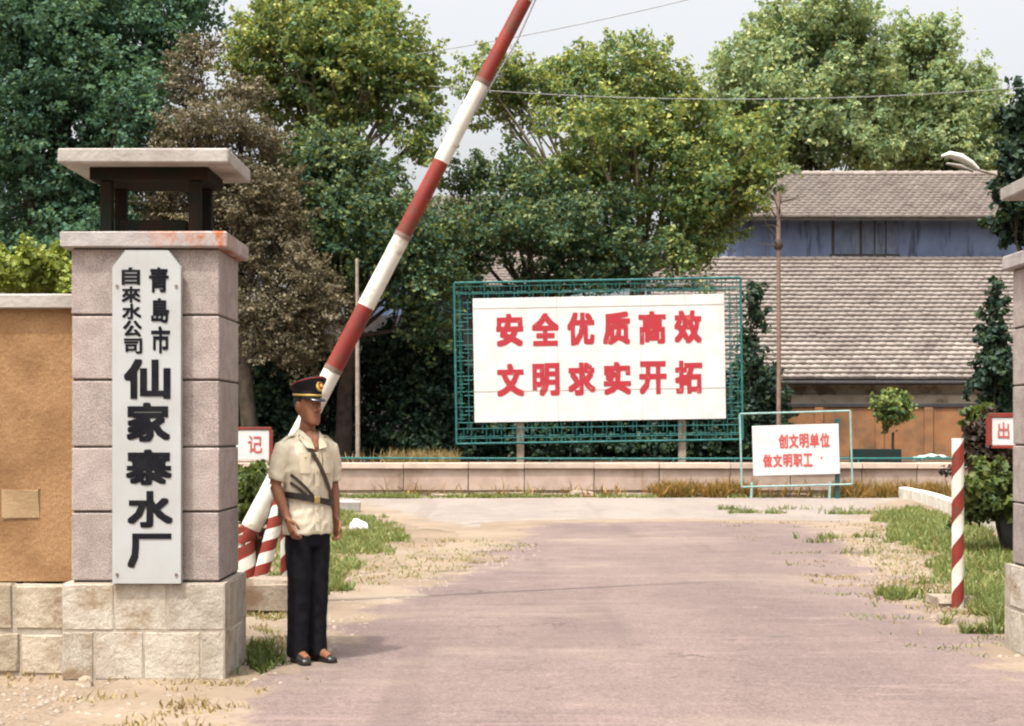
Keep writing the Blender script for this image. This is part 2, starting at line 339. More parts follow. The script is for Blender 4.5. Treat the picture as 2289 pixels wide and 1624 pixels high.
# ------------------------------------------------------------------ stones and pillars
def cham(sx, sy, sz, bev, mat, jit=0.0, name='stone'):
    mb = MB(); mb.box((-sx/2, -sy/2, -sz/2), (sx/2, sy/2, sz/2), 0, bev, jit); return mb.mesh(name, mat)
def pillar(name, label, cx, y0, W, D, zs, topz, slabz, sc=1.0, group='granite gate pillars'):
    t = empty(name, (cx, y0+D/2, 0)); tag(t, label, 'gate pillar', group)
    # mortar core just behind the joints
    MB().box((-W/2+.012, -D/2+.012, zs[0]-.02), (W/2-.012, D/2-.012, topz[0]+.01)).build('core', M['mortar_dark'], t)
    hs_ = zs
    for a, b in zip(hs_[:-1], hs_[1:]):           # shaft courses: two blocks each, joint hidden behind the sign
        mb = MB().box((-W/2, -D/2, a+.006), (W/2, D/2, b-.006), 0, .006, .0015); mb.build('stone_course', M['granite'], t)
    # plinth: two rows of rough stones round four sides
    Wp, Dp = W+.09, D+.09
    z0s = [(0.0, .288, [-.5, -.30, .0, .35, .5] if True else 0), (.288, zs[0]-.004, [-.5, -.18, .145, .5])]
    MB().box((-Wp/2+.004, -Dp/2+.004, 0.0), (Wp/2-.004, Dp/2-.004, zs[0]-.008)).build('plinth_core', M['mortar'], t)
    for za, zb, cuts in z0s:
        for a, b in zip(cuts[:-1], cuts[1:]):
            sx = (b-a)*Wp-.008; ja = random.uniform(-.006, .008)
            for sgn in (-1, 1):
                me = cham(sx, .12, zb-za-.009, .007, M['rough_stone'], .003)
                link('plinth_stone', me, t, ((a+b)/2*Wp, sgn*(Dp/2-.06-ja*sgn*0), (za+zb)/2+.0))
        for sgn in (-1, 1):
            cut2 = [-.5, .05, .5] if za == 0 else [-.5, .5]
            for a, b in zip(cut2[:-1], cut2[1:]):
                L_ = Dp-.246
                me = cham(.12, (b-a)*L_-.008, zb-za-.012, .010, M['rough_stone'], .003)
                link('plinth_stone', me, t, (sgn*(Wp/2-.06), (a+b)/2*L_, (za+zb)/2))
    o = .055
    MB().box((-W/2-o, -D/2-o, topz[0]), (W/2+o, D/2+o, topz[1]), 0, .008, .002).build('coping', M['cap'], t)
    # iron lantern under a concrete roof slab
    lz0, lz1 = topz[1], slabz[0]
    pw = .034
    for sx in (-1, 1):
        for sy in (-1, 1):
            x, y = sx*.262*sc, sy*.17*sc
            MB().box((x-pw, y-pw, lz0), (x+pw, y+pw, lz1-.075), 0, .004).build('lantern_post', M['lantern'], t)
    MB().box((-.35*sc, -.235*sc, lz1-.075), (.35*sc, .235*sc, lz1), 0, .004).build('lantern_head', M['lantern'], t)
    MB().box((-.20*sc, -.12*sc, lz0), (.20*sc, .12*sc, lz0+.10), 0, .01).build('lantern_base', M['lantern'], t)
    o = .065
    MB().box((-W/2-o, -D/2-o, slabz[0]), (W/2+o, D/2+o, slabz[1]), 0, .008, .002).build('roof_slab', M['slab'], t)
    return t
ZS = [.572, .977, 1.356, 1.747, 2.126, 2.517]
PY = 9.13
pl = pillar('gate_pillar', 'granite gate pillar with rusty stained coping carrying the long white nameplate', (m2(160-CX, PY)+m2(490-CX, PY))/2, PY, .861, .64, ZS, (2.517, 2.609), (3.006, 3.09))
PY2 = 9.75
pillar('gate_pillar', 'granite gate pillar cut off by the edge beside the standing tyre', m2(2264-CX, PY2+.64)+.4305, PY2, .861, .64, ZS, (2.517, 2.609), (2.985, 3.07))

# ------------------------------------------------------------------ lettering
_gl = {}
def glyph(ch):
    if ch in _gl: return _gl[ch]
    c = bpy.data.curves.new('glyph', 'FONT'); c.body = ch; c.size = 1; c.extrude = .02; c.resolution_u = 2
    o = bpy.data.objects.new('glyph', c); COL.objects.link(o)
    bpy.context.view_layer.update()
    me = bpy.data.meshes.new_from_object(o)
    v = np.array([q.co[:] for q in me.vertices]); f = [tuple(p.vertices) for p in me.polygons]
    bpy.data.objects.remove(o); bpy.data.curves.remove(c); bpy.data.meshes.remove(me)
    lo, hi = v.min(0), v.max(0); v = (v-(lo+hi)/2)/np.maximum(hi-lo, 1e-6)
    _gl[ch] = (v, f); return v, f
def char(ch, parent, cx, cz, w_, h_, y, mat, depth=.008, bold=.02):
    """a heavy letter standing in the local XZ plane, facing -Y, back lying on plane y"""
    v, f = glyph(ch); mb = MB(); k = 0
    for dx in (-1, 0, 1):
        for dz in (-1, 0, 1):
            d = depth+k*.0003; k += 1
            mb.add([(cx+p[0]*w_*(1-2*bold)+dx*bold*w_, y-d/2-p[2]*d, cz+p[1]*h_*(1-2*bold)+dz*bold*h_) for p in v], f)
    return mb.build('character', mat, parent)

# long nameplate on the pillar
YB = PY-.08
npl = empty('nameplate', P(327, 1305, YB)); tag(npl, 'long white vertical nameplate with black characters hung on the left pillar', 'nameplate')
b0 = npl.location
def lx(px): return m2(px-CX, YB)-b0.x
def lz(py): return EYE-(py-HY)*YB/F-b0.z
x0, x1, zt, ch_ = lx(251), lx(404), lz(560), .075
MB().box((x0+.06, .0505, .1), (x1-.06, .0795, zt-.15)).build('backing', M['dark_iron'], npl)
out = [(x0, 0), (x1, 0), (x1, zt-ch_*1.3), (x1-ch_, zt), (x0+ch_, zt), (x0, zt-ch_*1.3)]
mb = MB(); n = len(out)
mb.add([(x, 0, z) for x, z in out]+[(x, .05, z) for x, z in out], [tuple(range(n))]+[tuple(range(2*n-1, n-1, -1))]+[(i, i+n, (i+1) % n+n, (i+1) % n) for i in range(n)])
mb.build('board', M['plate_white'], npl)
for px, py in ((262, 640), (394, 640), (262, 1285), (394, 1285)):
    MB().tube([(lx(px), 0, lz(py)), (lx(px), -.006, lz(py))], .009, 8).build('bolt', M['rust_pole'], npl)
SM = [('青', 333, 377, 598, 654), ('島', 338, 378, 667, 722), ('市', 338, 380, 730, 790), ('自', 272, 313, 598, 637), ('來', 272, 314, 641, 677), ('水', 273, 316, 680, 714), ('公', 275, 317, 717, 753), ('司', 277, 318, 757, 791)]
BG = [('仙', 277, 381, 803, 892), ('家', 283, 380, 900, 988), ('寨', 281, 384, 1005, 1085), ('水', 285, 386, 1098, 1180), ('厂', 285, 383, 1193, 1270)]
for c, a, b, u, d in SM: char(c, npl, lx((a+b)/2), lz((u+d)/2), lx(b)-lx(a), lz(u)-lz(d), 0, M['black_letter'], .002, .03)
for c, a, b, u, d in BG: char(c, npl, lx((a+b)/2), lz((u+d)/2), lx(b)-lx(a), lz(u)-lz(d), 0, M['black_letter'], .002, .036)

# ------------------------------------------------------------------ left boundary wall
WY = 9.36
wl = empty('boundary_wall', (m2(160-CX, PY), WY, 0)); tag(wl, 'ochre plastered wall on a rubble stone base left of the nameplate pillar', 'wall')
WL = 3.6
MB().box((-WL, 0, .55), (-.002, .24, 2.18)).build('plaster_face', M['orange'], wl)
MB().box((-WL, -.06, 2.18), (-.004, .30, 2.265), 0, .008, .002).build('coping', M['slab'], wl)
MB().box((-WL, -.084, 0), (-.05, .25, .535)).build('base_core', M['mortar'], wl)
px0 = m2(5-CX, WY)-wl.location.x; px1 = m2(88-CX, WY)-wl.location.x
MB().box((px0, -.006, EYE-(1160-HY)*WY/F), (px1, .01, EYE-(1094-HY)*WY/F), 0, .003, .009).build('plaster_patch', M['patch'], wl)
for (za, zb) in ((0, .26), (.26, .55)):
    x = -.055
    while x > -1.7:
        wd = random.uniform(.17, .34)
        me = cham(wd-.014, .15, zb-za-random.uniform(.012, .022), .014, M['rubble'], .007)
        link('rubble_stone', me, wl, (x-wd/2, -.02, (za+zb)/2+random.uniform(-.006, .006))); x -= wd

# ------------------------------------------------------------------ leaf clouds
def leaf_cloud(ells, n_leaves, size, clump, rng, up=.45, shell=(.45, 1.0), fill=.15, flat=.6, droop=0.0, ground=None):
    """ells: list of (cx,cy,cz,rx,ry,rz); returns V,F,rnd"""
    vol = np.array([e[3]*e[4]*e[5] for e in ells])**(2/3); pr = vol/vol.sum()
    Ps, Os, Cr = [], [], []
    E_ = np.array(ells)
    per = 56; nc = max(6, int(n_leaves*(1-fill)/per))
    ei = rng.choice(len(ells), nc, p=pr)
    d = rng.normal(size=(nc, 3)); d /= np.linalg.norm(d, axis=1)[:, None]
    low = d[:, 2] < -.3; d[low & (rng.random(nc) < .5), 2] *= -1
    rr = shell[0]+(shell[1]-shell[0])*np.sqrt(rng.random(nc))
    cc = E_[ei, :3]+d*rr[:, None]*E_[ei, 3:]
    cs = clump*rng.uniform(.45, 1.5, nc); crnd = rng.random(nc)
    ax = d*.9+rng.normal(size=(nc, 3))*.55+np.array([0, 0, .30-droop]); ax /= np.linalg.norm(ax, axis=1)[:, None]
    cnt = np.maximum(6, (per*(cs/clump)**1.6).astype(int)); ids = np.repeat(np.arange(nc), cnt); m_ = len(ids)
    tt = rng.random(m_)**.8; lat = rng.normal(size=(m_, 3))*np.array([1, 1, flat])*(cs[ids]*.36*(1.15-.75*tt))[:, None]
    off = ax[ids]*(cs[ids]*2.1*(tt-.45))[:, None]+lat
    off[:, 2] -= droop*tt*tt*cs[ids]*1.6
    p1 = cc[ids]+off
    o1 = d[ids]*.35+lat/np.maximum(cs[ids], .01)[:, None]*1.1
    c1 = crnd[ids]
    nf = int(n_leaves*fill); ej = rng.choice(len(ells), nf, p=pr)
    d2 = rng.normal(size=(nf, 3)); d2 /= np.linalg.norm(d2, axis=1)[:, None]
    p2 = E_[ej, :3]+d2*(rng.random(nf)**.5*.8)[:, None]*E_[ej, 3:]
    p = np.concatenate([p1, p2]); o = np.concatenate([o1, d2*.4]); cr = np.concatenate([c1, rng.random(nf)*.5])
    if ground is not None:
        k = p[:, 2] > ground; p, o, cr = p[k], o[k], cr[k]
    N = len(p)
    nrm = o+np.array([0, 0, up])+rng.normal(size=(N, 3))*.6; nrm /= np.linalg.norm(nrm, axis=1)[:, None]
    a = rng.normal(size=(N, 3)); u = a-(a*nrm).sum(1)[:, None]*nrm; u /= np.linalg.norm(u, axis=1)[:, None]
    v = np.cross(nrm, u); s = size*rng.uniform(.6, 1.35, N)[:, None]
    bse = p-u*s*.5; tip = p+u*s*.55-nrm*s*.12; l = p+v*s*.36+nrm*s*.10; r = p-v*s*.36+nrm*s*.10
    V = np.stack([bse, r, tip, l], 1).reshape(-1, 3); i = np.arange(N)*4
    Fc = np.stack([np.stack([i, i+1, i+2], 1), np.stack([i, i+2, i+3], 1)], 1).reshape(-1, 3)
    rnd = np.clip(.3*cr+.7*rng.random(N), 0, 1); return V, Fc, np.repeat(rnd, 2)

def tree(name, label, base, ells_px, Y, depth, n, size, clump, lm, bark, trunk=None, tr=.14, cat='tree', group=None, wob=.5, up=.45, fill=.15, shell=(.45, 1.0), flat=.6, droop=0.0, limbs=True, seed=0, zmin=None):
    """ells_px: (px,py,rx,ry[,dY]) crown lobes at depth Y; base: px of the trunk foot; the Empty stands at the foot"""
    rng = np.random.default_rng(100+seed); rnd = random.Random(seed)
    bz = 0.0 if Y < 34 else .65
    bx = m2(base-CX, Y); t = empty(name, (bx, Y, bz)); tag(t, label, cat, group)
    es = []
    for e in ells_px:
        y2 = Y+(e[4] if len(e) > 4 else rnd.uniform(-wob, wob)*depth)
        c = P(e[0], e[1], y2); rx, rz = m2(e[2], y2), m2(e[3], y2)
        es.append((c.x-bx, c.y-Y, c.z-bz, rx, max(.35, min(rx*.95, depth)), rz))
    V, Fc, rn = leaf_cloud(es, n, size, clump, rng, up=up, fill=fill, shell=shell, flat=flat, droop=droop, ground=(zmin if zmin is not None else .05))
    link('crown', fast_mesh('crown', V, Fc, lm, rn), t)
    if trunk is not False:
        mb = MB(); es2 = sorted(es, key=lambda q: -q[3]*q[5]); top = max(q[2] for q in es); main = es2[0]
        hz = max(.8, min(q[2]-q[5]*.6 for q in es))
        mx = sum(q[0] for q in es)/len(es); my = sum(q[1] for q in es)/len(es)
        h1 = min(hz, top*.55)
        p0, p1, p2 = Vector((0, 0, -.1)), Vector((mx*.25, my*.25, h1*.55)), Vector((mx*.6, my*.6, h1))
        mb.tube([p0, p0.lerp(p1, .5)+Vector((.04, .02, 0)), p1, p2], [tr*1.35, tr*1.05, tr*.95, tr*.8], 9)
        for q in (es if limbs else []):
            c = Vector(q[:3]); d_ = c-p2
            if d_.length < .2: continue
            m_ = p2+d_*.5+Vector((rnd.uniform(-.2, .2), rnd.uniform(-.2, .2), -.1*d_.length+rnd.uniform(0, .15)))
            r0 = tr*.55*min(1, .4+q[3]*.3)
            mb.tube([p2, m_, c, c+d_.normalized()*q[5]*.4], [r0, r0*.7, r0*.4, r0*.15], 6)
            for k in range(4):
                e_ = c+Vector((rnd.uniform(-1, 1)*q[3], rnd.uniform(-1, 1)*q[4], rnd.uniform(-.3, .9)*q[5]))*.75
                mb.tube([m_.lerp(c, rnd.random()), m_.lerp(e_, .6)+Vector((0, 0, .1)), e_], [r0*.4, r0*.25, r0*.1], 5)
        mb.build('trunk', bark, t)
    return t
GT = 'trees behind the low wall'
tree('tree', 'tall dark green tree filling the corner above the ochre wall', -40,
     [(40, 60, 150, 130), (190, 30, 150, 110), (330, 110, 110, 110), (60, 250, 140, 130), (220, 230, 150, 130), (90, 420, 150, 120), (250, 420, 120, 120), (40, 560, 130, 90), (190, 570, 130, 90), (330, 280, 90, 110), (410, 20, 90, 70), (300, 540, 100, 90), (110, 140, 150, 110)],
     37.5, 2.2, 90000, .115, .42, L['teal'], M['bark'], tr=.3, group=GT, seed=1, fill=.2, shell=(.3, 1.05))
tree('cedar', 'browned cedar with feathery drooping boughs behind the lantern roof', 560,
     [(440, 120, 40, 50), (425, 200, 65, 60), (470, 280, 90, 55), (400, 310, 70, 60), (540, 215, 60, 40), (560, 320, 80, 50), (440, 400, 110, 60), (570, 420, 100, 60), (500, 500, 120, 70), (620, 520, 80, 70), (560, 600, 90, 70), (680, 620, 70, 70), (600, 700, 90, 60), (720, 700, 60, 60), (660, 780, 80, 60), (380, 480, 70, 60)],
     36.3, 1.2, 70000, .075, .34, L['brown'], M['bark'], tr=.2, group=GT, seed=2, up=.3, fill=.18, flat=.35, droop=.25)
tree('tree', 'broad dark green tree between the brown cedar and the boom', 760,
     [(640, 390, 90, 60), (730, 350, 90, 50), (720, 420, 130, 80), (820, 410, 85, 65), (640, 450, 80, 70), (800, 500, 120, 80), (700, 540, 110, 70), (890, 500, 70, 60), (850, 590, 110, 80), (930, 600, 80, 90), (760, 620, 100, 70), (960, 700, 70, 90), (990, 520, 60, 60)],
     38.5, 1.6, 54000, .11, .40, L['deep'], M['bark'], tr=.2, group=GT, seed=3, fill=.1)
tree('tree', 'high leafy plane tree standing against the sky left of the boom tip', 640,
     [(650, 40, 100, 70), (760, 80, 120, 80), (840, 110, 90, 80), (700, 150, 130, 80), (830, 190, 110, 70), (900, 170, 70, 60), (945, 200, 35, 45), (760, 245, 110, 60), (660, 220, 80, 60), (870, 255, 60, 40), (600, 100, 70, 80), (560, 180, 50, 70), (960, 290, 40, 30), (930, 330, 45, 30), (700, 320, 50, 35), (780, 10, 90, 40)],
     40.5, 1.6, 40000, .125, .42, L['plane'], M['pale_bark'], tr=.24, group=GT, seed=4, fill=.03, shell=(.35, 1.3), flat=.55)
tree('tree', 'bushy round topped plane tree right of the boom above the slogan board', 1400,
     [(1095, 190, 60, 55), (1180, 200, 60, 50), (1130, 260, 60, 40), (1290, 210, 80, 65), (1390, 190, 110, 70), (1460, 240, 90, 80), (1320, 290, 100, 60), (1420, 330, 130, 80), (1500, 370, 110, 90), (1290, 400, 60, 40), (1560, 320, 80, 80), (1590, 430, 90, 80), (1440, 450, 70, 45), (1530, 460, 60, 60), (1640, 400, 60, 70), (1560, 520, 80, 70), (1530, 580, 60, 50), (1660, 330, 60, 60), (1700, 400, 45, 50), (1625, 470, 45, 35), (1690, 450, 30, 25), (1215, 420, 60, 40)],
     43.0, 1.8, 58000, .125, .42, L['plane'], M['pale_bark'], tr=.26, group=GT, seed=5, fill=.03, shell=(.35, 1.3), flat=.55)
tree('tree', 'shaded low spreading tree directly behind the slogan board', 1210,
     [(1040, 420, 50, 50), (1120, 390, 60, 45), (1200, 440, 80, 60), (1080, 480, 60, 30), (1180, 530, 110, 50), (1060, 560, 90, 50), (1300, 500, 110, 70), (1320, 570, 110, 50), (1400, 590, 80, 45), (1280, 630, 130, 40), (1000, 620, 70, 60)],
     41.5, 1.4, 30000, .115, .40, L['deep'], M['bark'], tr=.2, group=GT, seed=6, fill=.05)
GF = 'pale trees beyond the tiled building'
tree('tree', 'tall pale green tree rising left of centre beyond the tiled roof', 1800,
     [(1830, 60, 120, 60), (1900, 60, 60, 60), (1760, 110, 100, 70), (1680, 170, 80, 70), (1830, 160, 140, 80), (1930, 200, 90, 90), (1760, 240, 120, 70), (1660, 260, 80, 60), (1850, 290, 120, 60), (1760, 330, 100, 50), (1690, 380, 80, 50), (1930, 330, 70, 50), (1640, 440, 60, 50)],
     66, 2.6, 56000, .19, .62, L['plane_far'], M['bark'], tr=.3, group=GF, seed=7, fill=.08, shell=(.3, 1.2))
tree('tree', 'wide pale green tree sloping down to the right beyond the tiled roof', 2090,
     [(2030, 110, 40, 60), (2060, 190, 70, 70), (2085, 110, 45, 55), (2010, 270, 70, 80), (2110, 250, 90, 80), (2160, 220, 45, 60), (2180, 290, 60, 70), (2090, 340, 120, 50), (2000, 360, 70, 40), (2210, 350, 50, 50), (2150, 390, 90, 40), (2190, 230, 30, 50)],
     68, 2.4, 46000, .19, .62, L['plane_far'], M['bark'], tr=.3, group=GF, seed=8, fill=.08, shell=(.3, 1.2))
tree('tree', 'dark narrow tree at the edge above the right pillar coping', 2310,
     [(2290, 330, 50, 60), (2300, 420, 60, 60), (2270, 450, 35, 50), (2310, 500, 70, 60), (2300, 250, 35, 50)],
     40, 1.0, 7000, .2, .4, L['dark'], M['bark'], tr=.15, group=None, seed=9)
tree('conifer', 'small dark conifer in front of the large tiled roof', 2235,
     [(2222, 665, 16, 40), (2225, 715, 26, 40), (2222, 765, 36, 40), (2228, 815, 44, 40), (2215, 850, 44, 30), (2240, 880, 44, 40), (2245, 930, 50, 40)],
     39, .5, 6500, .15, .28, L['dark'], M['bark'], tr=.08, seed=10, flat=.4, droop=.3)
tree('topiary_tree', 'little round headed green tree in front of the orange wall', 1995,
     [(1985, 912, 32, 22), (2008, 915, 30, 22), (1998, 932, 44, 18)],
     38, .5, 3200, .10, .22, L['plane'], M['bark'], tr=.035, seed=11, limbs=False)
# undergrowth behind the low wall: separate shrubs, near-black leaf colour imitates canopy shade
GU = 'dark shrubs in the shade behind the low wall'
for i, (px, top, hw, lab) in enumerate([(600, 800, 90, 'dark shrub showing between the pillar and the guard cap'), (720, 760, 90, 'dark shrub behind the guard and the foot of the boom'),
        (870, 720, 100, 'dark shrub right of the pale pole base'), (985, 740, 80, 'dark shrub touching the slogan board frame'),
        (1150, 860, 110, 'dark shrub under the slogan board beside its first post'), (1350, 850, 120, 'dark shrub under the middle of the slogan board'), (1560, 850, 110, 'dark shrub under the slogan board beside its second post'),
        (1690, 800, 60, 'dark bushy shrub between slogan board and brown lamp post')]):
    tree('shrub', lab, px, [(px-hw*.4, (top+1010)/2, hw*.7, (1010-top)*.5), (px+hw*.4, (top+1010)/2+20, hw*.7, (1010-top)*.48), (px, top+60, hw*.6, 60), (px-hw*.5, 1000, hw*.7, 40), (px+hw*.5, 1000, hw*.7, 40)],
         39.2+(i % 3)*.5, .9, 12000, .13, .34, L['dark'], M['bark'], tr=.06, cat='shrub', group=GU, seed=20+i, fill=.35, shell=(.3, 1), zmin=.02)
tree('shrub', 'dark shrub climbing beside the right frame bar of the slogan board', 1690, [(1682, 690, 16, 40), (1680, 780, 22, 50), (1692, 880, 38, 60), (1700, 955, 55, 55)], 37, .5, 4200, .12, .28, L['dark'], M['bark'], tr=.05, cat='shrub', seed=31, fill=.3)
def bush(label, px, py, rx, ry, Y, n, size, lm, cl=.2, seed=0, group=None, name='bush', extra=()):
    return tree(name, label, px, [(px, py, rx, ry, 0)]+[(px+a, py+b, c, d, e) for a, b, c, d, e in extra], Y, m2(rx, Y), n, size, cl, lm, M['bark'], trunk=False, cat='bush', group=group, seed=seed, fill=.3, shell=(.3, 1))
bush('bright yellow green bush over the coping of the ochre wall', 60, 620, 90, 50, 10.6, 6000, .045, L['hedge'], .10, 41, extra=[(-70, -10, 60, 45, .1), (70, -5, 60, 50, .1), (110, 30, 50, 30, 0), (20, -25, 40, 35, 0)])
bush('olive bush below the white sign with the red edge', 580, 1105, 55, 50, 21, 3500, .09, L['bush'], .16, 42, extra=[(-50, 20, 50, 45, .1), (-20, -30, 40, 25, 0)])
bush('dark maroon bush beside the striped post', 2205, 1010, 55, 60, 19, 4000, .09, L['maroon'], .18, 43, extra=[(40, 20, 50, 60, .2)])
bush('leafy green bush behind the standing tyre', 2210, 1105, 60, 40, 18.2, 4000, .09, L['bush'], .16, 44, extra=[(-30, 35, 40, 30, .1), (40, 30, 50, 50, .1)])
bush('loose bush above the dark maroon one beside the right hand sign', 2195, 965, 35, 40, 20.5, 1800, .10, L['bush'], .16, 45)

# ------------------------------------------------------------------ low planter wall, bed, rail
WZ = 34.0
bed = MB(); bed.add([(-40, WZ+.12, .66), (14, WZ+.12, .66), (14, 62, .66), (-40, 62, .66)], [(0, 1, 2, 3)])
tag(bed.build('planting_bed', M['soil']), 'dark shaded planting bed behind the low wall', kind='structure')
pw = empty('low_wall', (m2(535-CX, WZ), WZ, 0)); tag(pw, 'long low pinkish stone wall with coping along the far side of the lane', 'wall')
xa, xb = -.9, m2(2165-CX, WZ)-pw.location.x
MB().box((xa, .06, 0), (xb, .34, .60)).build('wall_core', M['mortar'], pw)
x = xa
while x < xb:
    x2 = min(xb, x+random.uniform(1.15, 1.6))
    MB().box((x+.008, 0, .13), (x2-.008, .2, .60), 0, .01, .004).build('wall_panel', M['planter'], pw)
    MB().box((x+.006, -.07, .602), (x2-.006, .36, .73), 0, .012, .004).build('coping_stone', M['planter_cap'], pw)
    x = x2
x = xa
while x < xb:
    x2 = min(xb, x+random.uniform(.8, 1.2))
    if random.random() > .18: MB().box((x+.012, -.42, 0), (x2-.012, -.18, random.uniform(.06, .1)), 0, .015, .008).build('kerb_stone', M['concrete'], pw)
    x = x2
rail = empty('garden_rail', (m2(745-CX, WZ), WZ+.15, .73)); tag(rail, 'thin green pipe rail running along the top of the low wall', 'rail')
rl = m2(2130-745, WZ)
MB().tube([(0, 0, .10), (rl*.5, 0, .085), (rl, 0, .095)], .022, 8).build('rail_pipe', M['green_paint'], rail)
for k in range(10): MB().tube([(rl*(k+.5)/10, 0, 0), (rl*(k+.5)/10, 0, .10)], .018, 6).build('rail_post', M['green_paint'], rail)

# ------------------------------------------------------------------ big slogan board
BY = 35.4
bb = empty('slogan_board', P(1341, 1030, BY), R(-2.0)); tag(bb, 'large white board with two rows of red characters in a green lattice frame', 'billboard')
S = BY/F
tilt = R(0.9)
def bp(px, py):          # photo point to local x,z of the board
    x, z = (px-1341)*S, (1030-py)*S
    return x, z
pn = empty  # keep name free
holder = Matrix.Rotation(-tilt, 4, 'Y')
def rot_build(mb, name, mat, parent=bb):
    mb.v = [tuple(holder @ Vector(p)) for p in mb.v]; return mb.build(name, mat, parent)
x0, z1 = bp(1062, 663); x1, z0 = bp(1623, 941)
rot_build(MB().box((x0, -.03, z0), (x1, .04, z1), 0, .006), 'panel', M['white_board'])
for k, py in enumerate((686, 872)):
    z = bp(0, py)[1]; rot_build(MB().box((x0+.01, -.034, z-.006), (x1-.01, -.0305, z+.006)), 'sheet_seam', M['pale_pole'])
for px in (1250, 1437):
    xq = bp(px, 0)[0]; rot_build(MB().box((xq-.003, -.0325, z0+.01), (xq+.003, -.0302, z1-.01)), 'sheet_seam', M['pale_pole'])
for row, (txt, pyc) in enumerate((('安全优质高效', 735), ('文明求实开拓', 847))):
    for i, c in enumerate(txt):
        cxp = 1144+i*79.5; x, z = bp(cxp, pyc)
        o = char(c, bb, x, z, 61*S, 74*S, -.031, M['red_letter'], .004, .045)
        for q in o.data.vertices: q.co = holder @ q.co
X0, Z1 = bp(1021, 627); X1, Z0 = bp(1660, 988)
tb = .028
for a, b in (((X0, Z0), (X1, Z0)), ((X0, Z1), (X1, Z1)), ((X0, Z0), (X0, Z1)), ((X1, Z0), (X1, Z1))):
    rot_build(MB().tube([(a[0], 0, a[1]), (b[0], 0, b[1])], tb, 6), 'frame_bar', M['green_paint'])
lat = MB(); r_ = .010
def seg(xa_, za_, xb_, zb_): lat.tube([(xa_, .01, za_), (xb_, .01, zb_)], r_, 4, smooth=False)
def strip(u0, u1, v0, v1, vert):
    """meander lattice in a strip, u along, v across"""
    nn = max(1, round((u1-u0)/.34)); du = (u1-u0)/nn
    pt = (lambda u, v: (v, u)) if vert else (lambda u, v: (u, v))
    for fr in (.26, .74):
        v = v0+(v1-v0)*fr; a = pt(u0, v); b = pt(u1, v); seg(*a, *b)
    for i in range(nn):
        a0 = u0+i*du
        for k, (f0, f1) in enumerate(((0, .5), (.5, 1.0))):
            u = a0+du*(.25+.5*k); seg(*pt(u, v0+(v1-v0)*f0), *pt(u, v0+(v1-v0)*f1))
        seg(*pt(a0, v0), *pt(a0, v1))
        if i % 2 == 0: seg(*pt(a0+du*.5, v0+(v1-v0)*.2), *pt(a0+du*.5, v0+(v1-v0)*.8))
        seg(*pt(a0+du*.12, v0+(v1-v0)*.35), *pt(a0+du*.88, v0+(v1-v0)*.35))
strip(X0, X1, z1+.02, Z1, False); strip(X0, X1, Z0, z0-.02, False); strip(z0, z1, X0, x0-.02, True); strip(z0, z1, x1+.02, X1, True)
lo = rot_build(lat, 'lattice', M['green_paint']); lo['kind'] = 'stuff'
for px in (1163, 1525):
    x, _ = bp(px, 0); MB().box((x-.085, .06, -.35), (x+.085, .2, (1030-700)*S), 0, .01).build('post', M['concrete'], bb)

# ------------------------------------------------------------------ small notice board on the lane
NY = 32.9; S2 = NY/F
nb = empty('notice_board', P(1780, 1115, NY), R(-3)); nb.location.z = 0
tag(nb, 'small white notice board with red writing in a pale pipe frame before the low wall', 'notice board')
def q2(px, py): return (px-1780)*S2, (1115-py)*S2
rl_ = Matrix.Rotation(-R(1.6), 4, 'Y')
def nbuild(mb, name, mat): mb.v = [tuple(rl_ @ Vector(p)) for p in mb.v]; return mb.build(name, mat, nb)
a = q2(1686, 1062); b = q2(1878, 950); nbuild(MB().box((a[0], -.02, a[1]), (b[0], .02, b[1]), 0, .005), 'panel', M['white_board'])
c0, c1 = q2(1660, 1086), q2(1905, 922)
for u, v in (((c0[0], c0[1]), (c1[0], c0[1])), ((c0[0], c1[1]), (c1[0], c1[1])), ((c0[0], c0[1]), (c0[0], c1[1])), ((c1[0], c0[1]), (c1[0], c1[1]))):
    nbuild(MB().tube([(u[0], .0, u[1]), (v[0], .0, v[1])], .022, 6), 'frame_pipe', M['pale_green_paint'])
x, _ = q2(1682, 0); MB().tube([(x-.02, 0, 0), (x, .02, .35)], .03, 6).build('leg', M['pale_green_paint'], nb)
x, _ = q2(1872, 0); MB().box((x-.045, .03, 0), (x+.045, .11, q2(0, 935)[1]), 0, .006).build('leg', M['teal_pole'], nb)
x, _ = q2(1858, 0); MB().tube([(x-.04, 0, 0), (x-.03, .01, .35)], .03, 6).build('leg', M['pale_green_paint'], nb)
for txt, xa_, xb_, pyc, hh in (('创文明单位', 1743, 1858, 986, 32), ('做文明职工', 1707, 1819, 1029, 29)):
    stp = (xb_-xa_)/5
    for i, c in enumerate(txt):
        x, z = q2(xa_+stp*(i+.5), pyc)
        o = char(c, nb, x, z, stp*.90*S2, hh*S2, -.021, M['red_print'], .006, .035)
        for q in o.data.vertices: q.co = rl_ @ q.co
x, z = q2(1838, 1025); nbuild(MB().tube([(x, -.021, z), (x, -.027, z)], .022, 8), 'full_stop', M['red_print'])

